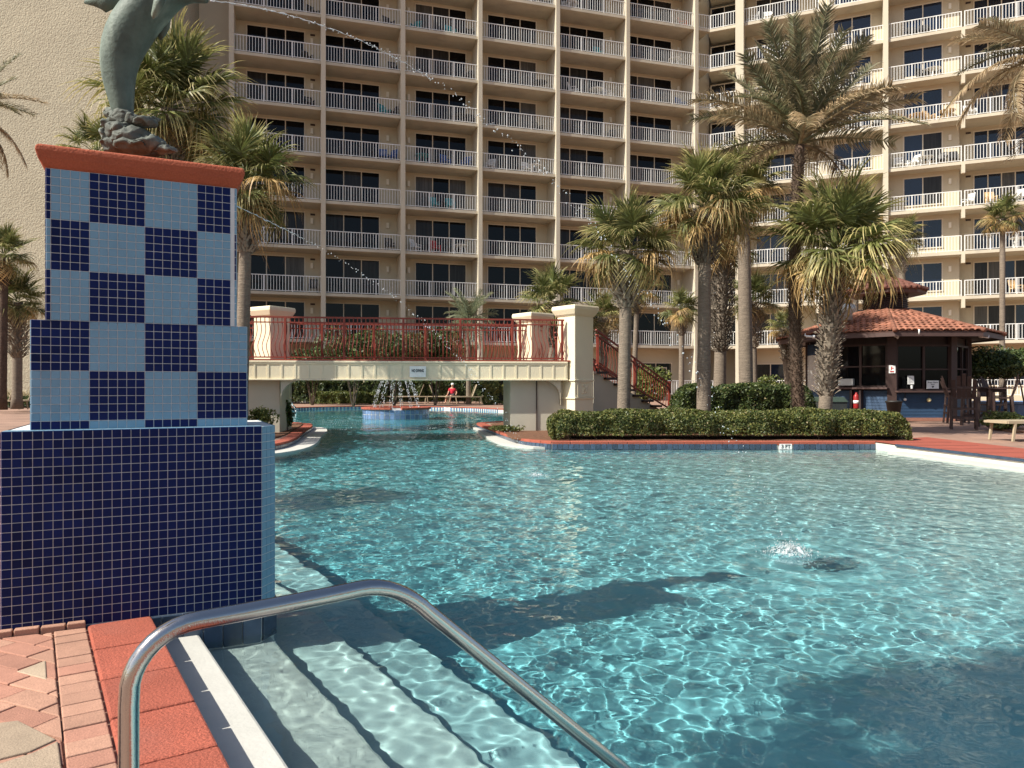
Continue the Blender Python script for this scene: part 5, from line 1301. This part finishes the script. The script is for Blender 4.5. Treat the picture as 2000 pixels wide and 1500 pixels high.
# signs, lights and small things on the kiosk
a, u, nn, L = facet(0); k0 = lambda x, d: a + u * x + nn * d
sx0 = (1814 - CX) / F * 22.3 - a.x
s1 = thing('order_sign', (*k0(sx0 + .19, -.08), .99), 'white Please Order Here sign with a black heart on the snack bar counter', 'sign')
obj('board', MB().obox(a, (u.x, u.y), sx0, sx0 + .37, -.10, -.085, .985, 1.235), M['white_paint'], s1, bevel=.004)
for s_, z in (('Please Order', 1.175), ('Here', 1.115)): q = k0(sx0 + .185, -.103); text('lettering', s_, .058, (q.x, q.y, z), (R(90), 0, 0), M['ink'], s1, .0015)
hm = MB(); hv = []
for k in range(24):
    t = 2 * math.pi * k / 24; hv.append((16 * math.sin(t) ** 3 * .0022, (13 * math.cos(t) - 5 * math.cos(2 * t) - 2 * math.cos(3 * t) - math.cos(4 * t)) * .0022))
q = k0(sx0 + .185, -.104); hm.add([(q.x + x, q.y, 1.045 + z) for x, z in hv] + [(q.x + x, q.y + .003, 1.045 + z) for x, z in hv], [tuple(range(24)), tuple(range(47, 23, -1))] + [(i, (i + 1) % 24, 24 + (i + 1) % 24, 24 + i) for i in range(24)])
obj('heart', hm, M['ink'], s1)
sx1 = (1779 - CX) / F * 22.3 - a.x
s2 = thing('notice', (*k0(sx1 + .1, -.02), 1.14), 'white paper notice hanging in the left order window', 'sign')
obj('sheet', MB().obox(a, (u.x, u.y), sx1, sx1 + .195, -.03, -.02, 1.12, 1.38), M['white_paint'], s2)
lm = MB()
for k in range(7): lm.obox(a, (u.x, u.y), sx1 + .025, sx1 + .1 + .07 * ((k * 37) % 3) / 2, -.0325, -.0305, 1.335 - k * .03, 1.343 - k * .03)
obj('print', lm, pm('print_grey', (.25, .25, .25), .7), s2)
q = k0(sx1 + .11, -.06); solo('cup', MB().lathe([(.03, 0), (.036, .1), (.03, .1)], 10, (q.x, q.y, .99)), M['white_paint'], Vector((q.x, q.y, .99)), 'small white cup below the notice on the counter', 'cup')
p = Wp[0]; dd = (p - KC).normalized(); pu = Vector((-dd.y, dd.x)); pc = p + dd * .03
s3 = thing('warning_sign', (pc.x, pc.y, 1.57), 'small white sign with red symbol on the brown corner post', 'sign')
pp = p - dd * .05 
obj('plate', MB().obox(pp, (pu.x, pu.y), -.09, .09, -.088, -.078, 1.46, 1.70), M['white_paint'], s3)
sym = MB(); sym.obox(pp, (pu.x, pu.y), -.03, .0, -.092, -.0885, 1.56, 1.66); sym.obox(pp, (pu.x, pu.y), -.0, .045, -.092, -.0885, 1.60, 1.625); sym.obox(pp, (pu.x, pu.y), -.055, .055, -.092, -.0885, 1.49, 1.525)
obj('symbol', sym, M['ink_red'], s3)
for k, (px, z) in enumerate(((1773, .66), (1820, .64))):
    q = k0((px - CX) / F * 22.3 - a.x, -.06)
    b_ = thing('string_bulb', (q.x, q.y, z), ('white bulb hanging on a black strap below the left order window', 'yellow bulb hanging on a black strap below the order sign')[k], 'bulb', 'bulbs hanging under the counter')
    obj('strap', MB().box(q.x - .012, q.x + .012, q.y - .006, q.y + .006, z + .04, .87), M['black_plastic'], b_); obj('globe', MB().ball((q.x, q.y, z), .045 + .02 * k, 10, 6), M[('white_paint', 'bulb')[k]], b_, True)
a7, u7, n7, L7 = facet(7); k7 = lambda x, d: a7 + u7 * x + n7 * d
fx = L7 * .47; q = k7(fx, -.12)
fe = thing('fire_extinguisher', (q.x, q.y, 0), 'red fire extinguisher between dark posts below the left window', 'extinguisher')
obj('cylinder', MB().lathe([(.08, .36), (.09, .38), (.09, .74), (.06, .80), (.03, .83), (.03, .87)], 14, (q.x, q.y, 0)), M['fire_red'], fe, True)
obj('label_band', MB().lathe([(.0915, .52), (.0915, .62), (.091, .62)], 14, (q.x, q.y, 0)), M['white_paint'], fe, True)
obj('handle', MB().bar((q.x, q.y, .87), (q.x + .08, q.y - .03, .93), .03), M['black_plastic'], fe)
obj('bracket', MB().obox(k7(fx, 0), (u7.x, u7.y), -.17, -.11, -.22, .0, .1, .93).obox(k7(fx, 0), (u7.x, u7.y), .11, .17, -.22, .0, .1, .93).obox(k7(fx, 0), (u7.x, u7.y), -.11, .11, -.2, 0, .30, .355), M['brown_dark'], fe)
q = k7(L7 * .30, .12); solo('register_box', MB().obox(k7(L7 * .18, 0), (u7.x, u7.y), 0, .46, -.16, -.01, 1.085, 1.30), M['metal_grey'], Vector((*k7(L7 * .18, -.1), 1.085)), 'pale grey box on the ledge in the left snack bar window', 'box', bevel=.01)
def floodlight(c, d, label, L_=.26):
    t = thing('floodlight', c, label, 'light', 'security lights under the eaves'); d = Vector(d).normalized()
    obj('housing', MB().tube([c, c + d * L_ * .75], .035, 10), M['white_paint'], t, True); obj('head', MB().tube([c + d * L_ * .7, c + d * L_], [.05, .058], 12), M['white_paint'], t, True)
    obj('mount', MB().bar(c - d * .02, c - d * .02 + Vector((0, .02, .09)), .03), M['white_paint'], t)
floodlight(P(1574, 657, 22.6), (1, -.5, -.1), 'white floodlight at the left eave beside the booted palm trunk')
floodlight(P(1930, 659, 22.1), (-1, -.4, .12), 'white floodlight under the right eave corner', .36)
floodlight(P(1747, 656, 22.2), (.5, -.6, -.3), 'tiny white camera light under the eave near the corner post', .12)
q = P(1794, 648, 21.6); solo('eave_tube', MB().tube([q - Vector((0, .03, .075)), q + Vector((0, -.03, .07))], .022, 8), M['white_paint'], q, 'short white tube fixed upright on the eave board', 'tube', smooth=True)
q = G(1746, 824); bn_ = thing('trash_bin', (q.x, q.y, 0), 'black round tapered bin standing at the snack bar corner', 'bin')
obj('tub', MB().lathe([(.14, .06), (.22, .58), (.24, .58), (.24, .63), (.21, .63), (.2, .5)], 20, (q.x, q.y, 0)), M['black_plastic'], bn_, True); obj('plinth', MB().box(q.x - .2, q.x + .2, q.y - .2, q.y + .2, 0, .06), M['paver_red'], bn_)
q = P(1622, 800, 20.6); bn2 = thing('trash_bin', (q.x, q.y, 0), 'grey bin with green lid behind the booted palm trunk', 'bin')
obj('tub', MB().add([(q.x - .32, q.y - .25, 0), (q.x + .28, q.y - .25, 0), (q.x + .28, q.y + .25, 0), (q.x - .32, q.y + .25, 0), (q.x - .44, q.y - .3, .62), (q.x + .34, q.y - .3, .62), (q.x + .34, q.y + .3, .62), (q.x - .44, q.y + .3, .62)], [(0, 3, 2, 1), (4, 5, 6, 7), (0, 1, 5, 4), (1, 2, 6, 5), (2, 3, 7, 6), (3, 0, 4, 7)]), M['grey_plastic'], bn2)
obj('lid', MB().prism([V2(q.x - .46, q.y - .33), V2(q.x + .37, q.y - .33), V2(q.x + .37, q.y + .33), V2(q.x - .46, q.y + .33)], .62, .76, [V2(q.x - .4, q.y - .2), V2(q.x + .3, q.y - .2), V2(q.x + .3, q.y + .25), V2(q.x - .4, q.y + .25)]), pm('lid_green', (.04, .06, .045), .5), bn2, bevel=.02)

# bar table and tall slatted chairs
def bar_chair(loc, rz, label):
    t = thing('bar_chair', loc, label, 'chair', 'tall brown bar chairs at the snack bar')
    L_ = lambda mb: mb
    me = lambda nm, mb: link(nm, mb.mesh(nm), t, mat=M['brown_wood'])
    for x in (-.24, .24):
        for y, y2 in ((-.26, -.22), (.28, .22)): me('leg', MB().bar((x * 1.1, y, 0), (x, y2, .98 if y < 0 else .80), .05))
        me('armrest', MB().bar((x * 1.08, -.28, 1.0), (x * 1.08, .26, 1.0), .09, .028))
    me('seat', MB().box(-.25, .25, -.25, .24, .74, .775)); fr = MB()
    for z in (.28, .5): fr.bar((-.26, -.25, z), (.26, -.25, z), .03, .05).bar((-.26, .26, z), (.26, .26, z), .03, .05)
    me('stretcher', fr)
    for k in range(5): x = -.2 + k * .1; me('slat', MB().bar((x, .22, .76), (x * 1.12, .37, 1.36 - .06 * abs(k - 2) ** 1.3), .085, .02, up=(0, 1, .2)))
    me('back_rail', MB().bar((-.24, .30, 1.02), (.24, .30, 1.02), .03, .05))
    t.rotation_euler = (0, 0, rz); return t
q = G(1882, 838); ch0 = bar_chair((q.x, q.y, 0), R(150), 'tall brown bar chair nearest the blue counter wall')
for px, py, rz, lab in ((1955, 835, -120, 'tall brown bar chair on the right side of the bar table'), (1938, 822, 20, 'tall brown bar chair behind the bar table'), (1868, 826, 70, 'tall brown bar chair half hidden behind the nearest one')):
    q = G(px, py); dup(ch0, (q.x, q.y, 0), R(rz), lab)
q = G(1921, 832); tb = thing('bar_table', (q.x, q.y, 0), 'tall brown slatted bar table among the bar chairs', 'table')
for k in range(7): obj('slat', MB().box(q.x - .45, q.x + .45, q.y - .45 + k * .13, q.y - .45 + k * .13 + .115, 1.0, 1.03), M['brown_wood'], tb)
for sx_ in (-1, 1):
    for sy_ in (-1, 1): obj('leg', MB().bar((q.x + sx_ * .36, q.y + sy_ * .36, 0), (q.x + sx_ * .34, q.y + sy_ * .34, 1.0), .07), M['brown_wood'], tb)
obj('apron', MB().box(q.x - .36, q.x + .36, q.y - .38, q.y - .35, .9, 1.0).box(q.x - .36, q.x + .36, q.y - .37, q.y - .34, .25, .31).box(q.x - .36, q.x + .36, q.y + .34, q.y + .37, .25, .31), M['brown_wood'], tb)
# small raised pool and bed at the right
q = P(1975, 800, 27); solo('raised_spa', MB().lathe([(1.3, 0), (1.3, .42), (1.42, .44), (1.42, .52), (1.1, .52), (1.1, .36)], 28, (q.x, q.y, 0)), M['tile_sky'], Vector((q.x, q.y, 0)), 'low round tiled spa wall behind the bar chairs', 'spa')
structure('planting_bed', MB().prism([V2(q.x - .0, 16.4) + Vector((-6.3, 0)), V2(14.5, 16.2), V2(15, 18.4), V2(11.7, 18.5), V2(11.25, 17.6)], -.02, .03) if False else MB().prism([V2(11.4, 16.7), V2(14.8, 16.2), V2(15.2, 18.3), V2(11.9, 18.4)], -.02, .03), M['soil'])

# ------------------------------------------------------------------ loungers, benches, person, back pool
def lounger(loc, rz, label, back=.55):
    t = thing('sun_lounger', loc, label, 'lounger', 'sun loungers around the pool')
    me = lambda nm, mb, m_: link(nm, mb.mesh(nm), t, mat=m_)
    f_ = MB()
    for y in (-.3, .3): f_.bar((-.95, y, .36), (.95, y, .36), .04, .045); 
    for x in (-.95, .95): f_.bar((x, -.3, .36), (x, .3, .36), .04, .045)
    me('frame', f_, M['sling'])
    for x in (-.8, .75):
        for y in (-.3, .3): me('leg', MB().bar((x * 1.06, y, 0), (x, y, .36), .04), M['sling'])
    me('sling', MB().box(-.93, .35, -.28, .28, .375, .39), M['sling'])
    me('backrest', MB().bar((.35, 0, .385), (.35 + .62 * math.cos(back), 0, .385 + .62 * math.sin(back)), .56, .03), M['sling'])
    t.rotation_euler = (0, 0, rz); return t
q = G(665, 788); l0 = lounger((q.x + .8, q.y, 0), R(4), 'cream sling bench on the back deck, leftmost under the bridge', 1.2)
for px, py, rz, lab, sc_ in ((722, 788, 90, 'cream sling chair second from left behind the fountain', 1), (752, 788, 8, 'cream sling lounger directly behind the fountain spray', 1), (806, 788, 4, 'cream sling lounger behind the right side of the fountain spray', 1), (862, 788, 175, 'cream sling lounger the person in red sits on', 1), (908, 789, 12, 'cream sling lounger right of the person in red', 1)):
    q = G(px, py); dup(l0, (q.x, q.y, 0), R(rz), lab, 1.25)
q = P(1985, 757, 14.3); dup(l0, (q.x + .5, q.y, 0), R(5), 'tan sling lounger cut by the right edge beside the red decking')
q = P(8, 757, 31.0); dup(l0, (q.x, q.y, .1), R(3), 'cream sling lounger at the very left edge of the deck'); q = P(50, 757, 32.0); dup(l0, (q.x, q.y, .1), R(-6), 'cream sling lounger on the left deck nearest the pedestal')
# person in red sitting sideways on a lounger
q = G(884, 788); pb = Vector((q.x, q.y, .40))
def skinfig(name, pts, edges, rad, mat, parent):
    me = bpy.data.meshes.new(name); me.from_pydata([tuple(p) for p in pts], edges, [])
    o = link(name, me, parent, mat=mat); sk = o.modifiers.new('skin', 'SKIN'); sk.use_smooth_shade = True
    for i, r_ in enumerate(rad): me.skin_vertices[0].data[i].radius = (r_, r_)
    me.skin_vertices[0].data[0].use_root = True
    sb_ = o.modifiers.new('sub', 'SUBSURF'); sb_.levels = sb_.render_levels = 1
    return o
pn = thing('person', (pb.x, pb.y, 0), 'person in red shirt and white cap sitting on a lounger behind the back pool', 'person')
J = [(0, 0, .50), (0, .01, .72), (0, .0, .95), (0, -.01, 1.04), (0, -.03, 1.12), (0, -.04, 1.24),
     (-.18, 0, .93), (-.26, -.08, .70), (-.30, -.25, .58), (-.31, -.33, .56), (.18, 0, .93), (.27, -.06, .70), (.24, -.24, .58), (.23, -.32, .55),
     (-.1, -.03, .48), (-.38, -.28, .50), (-.42, -.33, .08), (-.46, -.50, .04), (.1, -.03, .48), (-.1, -.40, .50), (-.15, -.45, .08), (-.18, -.62, .04)]
ed = [(0, 1), (1, 2), (2, 3), (3, 4), (4, 5), (2, 6), (6, 7), (7, 8), (8, 9), (2, 10), (10, 11), (11, 12), (12, 13), (0, 14), (14, 15), (15, 16), (16, 17), (0, 18), (18, 19), (19, 20), (20, 21)]
rd_ = [.15, .15, .14, .055, .085, .09, .07, .05, .04, .035, .07, .05, .04, .035, .1, .07, .05, .04, .1, .07, .05, .04]
skinfig('body', J, ed, rd_, M['skin'], pn)
skinfig('shirt', [(0, 0, .52), (0, .01, .72), (0, .0, .94), (-.18, 0, .93), (-.235, -.05, .77), (.18, 0, .93), (.24, -.04, .77)], [(0, 1), (1, 2), (2, 3), (3, 4), (2, 5), (5, 6)], [.175, .172, .155, .088, .075, .088, .075], M['red_cloth'], pn)
skinfig('shorts', [(0, -.01, .49), (-.11, -.05, .485), (-.3, -.22, .50), (.1, -.05, .485), (-.02, -.3, .50)], [(0, 1), (1, 2), (0, 3), (3, 4)], [.17, .12, .095, .12, .095], M['dark_cloth'], pn)
hc = MB().ball((pb.x, pb.y - .04, 1.235), (.108, .118, .085), 14, 8).obox((pb.x, pb.y), (1, 0), -.07, .07, -.27, -.12, 1.215, 1.23); obj('cap', hc, M['white_paint'], pn, True)
hd_ = MB().ball((pb.x, pb.y - .04, 1.17), (.085, .1, .115), 12, 8).ball((pb.x, pb.y - .145, 1.15), (.015, .02, .022), 6, 4); obj('head', hd_, M['skin'], pn, True)
# round fountain in the back pool
fc = Vector((-4.45, 28.35)); fo = thing('round_fountain', (fc.x, fc.y, WZ), 'low round fountain basin with red rim and blue tiles in the back pool', 'fountain')
obj('wall', MB().lathe([(1.26, -1), (1.26, .2), (1.0, .2), (1.0, -.2)], 40, (fc.x, fc.y, 0)), M['grout'], fo)
ftm = MB().box(-.082, .082, -.006, .004, -.078, .078).mesh('tile'); ftm.materials.append(M['tile_sky'])
for k in range(41):
    a = 2 * math.pi * k / 41
    for j in range(2):
        o = link('tile', ftm, fo); o.location = Vector((fc.x + 1.265 * math.cos(a), fc.y + 1.265 * math.sin(a), .105 - j * .176)) - wloc(fo); o.rotation_euler = (0, 0, a + math.pi / 2)
rim = MB()
for k in range(40):
    a0, a1 = 2 * math.pi * k / 40, 2 * math.pi * (k + .97) / 40
    if abs((a0 + 0.04) - 1.5 * math.pi - .12) < .1: continue
    pr = lambda r_, a_: (fc.x + r_ * math.cos(a_), fc.y + r_ * math.sin(a_))
    rim.prism([pr(1.0, a0), pr(1.33, a0), pr(1.33, a1), pr(1.0, a1)], .20, .275)
obj('rim', rim, M['red_coping'], fo, bevel=.01)
rr = random.Random(9); mb = MB()
for k in range(14):
    a = 2 * math.pi * k / 14 + .1; x0, y0 = fc.x + 1.15 * math.cos(a) * .2, fc.y + 1.15 * math.sin(a) * .2; x1, y1 = fc.x + .95 * math.cos(a), fc.y + .95 * math.sin(a)
    for i in range(60):
        t = rr.random() ** .8; z = 1.45 - 1.35 * t ** 1.6; r_ = rr.uniform(.006, .018)
        p = Vector((x0 + (x1 - x0) * (.25 + .75 * t) + rr.gauss(0, .02), y0 + (y1 - y0) * (.25 + .75 * t) + rr.gauss(0, .02), z))
        mb.add([p + Vector((r_ * .6, 0, 0)), p + Vector((-r_ * .6, 0, 0)), p + Vector((0, r_ * .6, 0)), p + Vector((0, -r_ * .6, 0)), p + Vector((0, 0, r_ * 2.4)), p + Vector((0, 0, -r_ * 2.4))], [(0, 2, 4), (2, 1, 4), (1, 3, 4), (3, 0, 4), (2, 0, 5), (1, 2, 5), (3, 1, 5), (0, 3, 5)])
solo('fountain_spray', mb, M['drop'], Vector((fc.x, fc.y, .2)), 'falling streams of water over the round fountain', 'water jet', None, 'stuff', True)
# white rail into the back pool, bin, fence
q0, q1 = P(549, 759, 33), P(578, 800, 33); hr2 = solo('pool_handrail', MB().tube([q0 - Vector((1, 0, .8)), q0 - Vector((.8, 0, .0)), q0, q0.lerp(q1, .5), q1, q1 - Vector((0, 0, .5))], .035, 8), M['white_paint'], Vector((q0.x, q0.y, 0)), 'white sloping handrail into the back pool by the left abutment', 'handrail', smooth=True)
q = G(595, 787); ur = thing('planter_box', (q.x, q.y, 0), 'square grey planter box on the back deck left of the low hedge', 'planter')
obj('box', MB().box(q.x - .27, q.x + .27, q.y - .27, q.y + .27, 0, .78), M['metal_grey'], ur, bevel=.02); obj('rim', MB().box(q.x - .31, q.x + .31, q.y - .31, q.y + .31, .78, .84), M['metal_grey'], ur, bevel=.01)
fn = thing('picket_fence', (-10, 48.3, 0), 'white metal picket fence behind the back hedge', 'fence')
pk = MB().box(-.02, .02, -.015, .015, .1, 1.75).mesh('picket'); pk.materials.append(M['rail_white'])
for k in range(110):
    o = link('picket', pk, fn); o.location = (-6.5 + k * .15, 0, .3)
obj('rail', MB().box(-16.5, -.0, 48.28, 48.32, 2.0, 2.05).box(-16.5, -.0, 48.28, 48.32, .5, .55), M['rail_white'], fn)
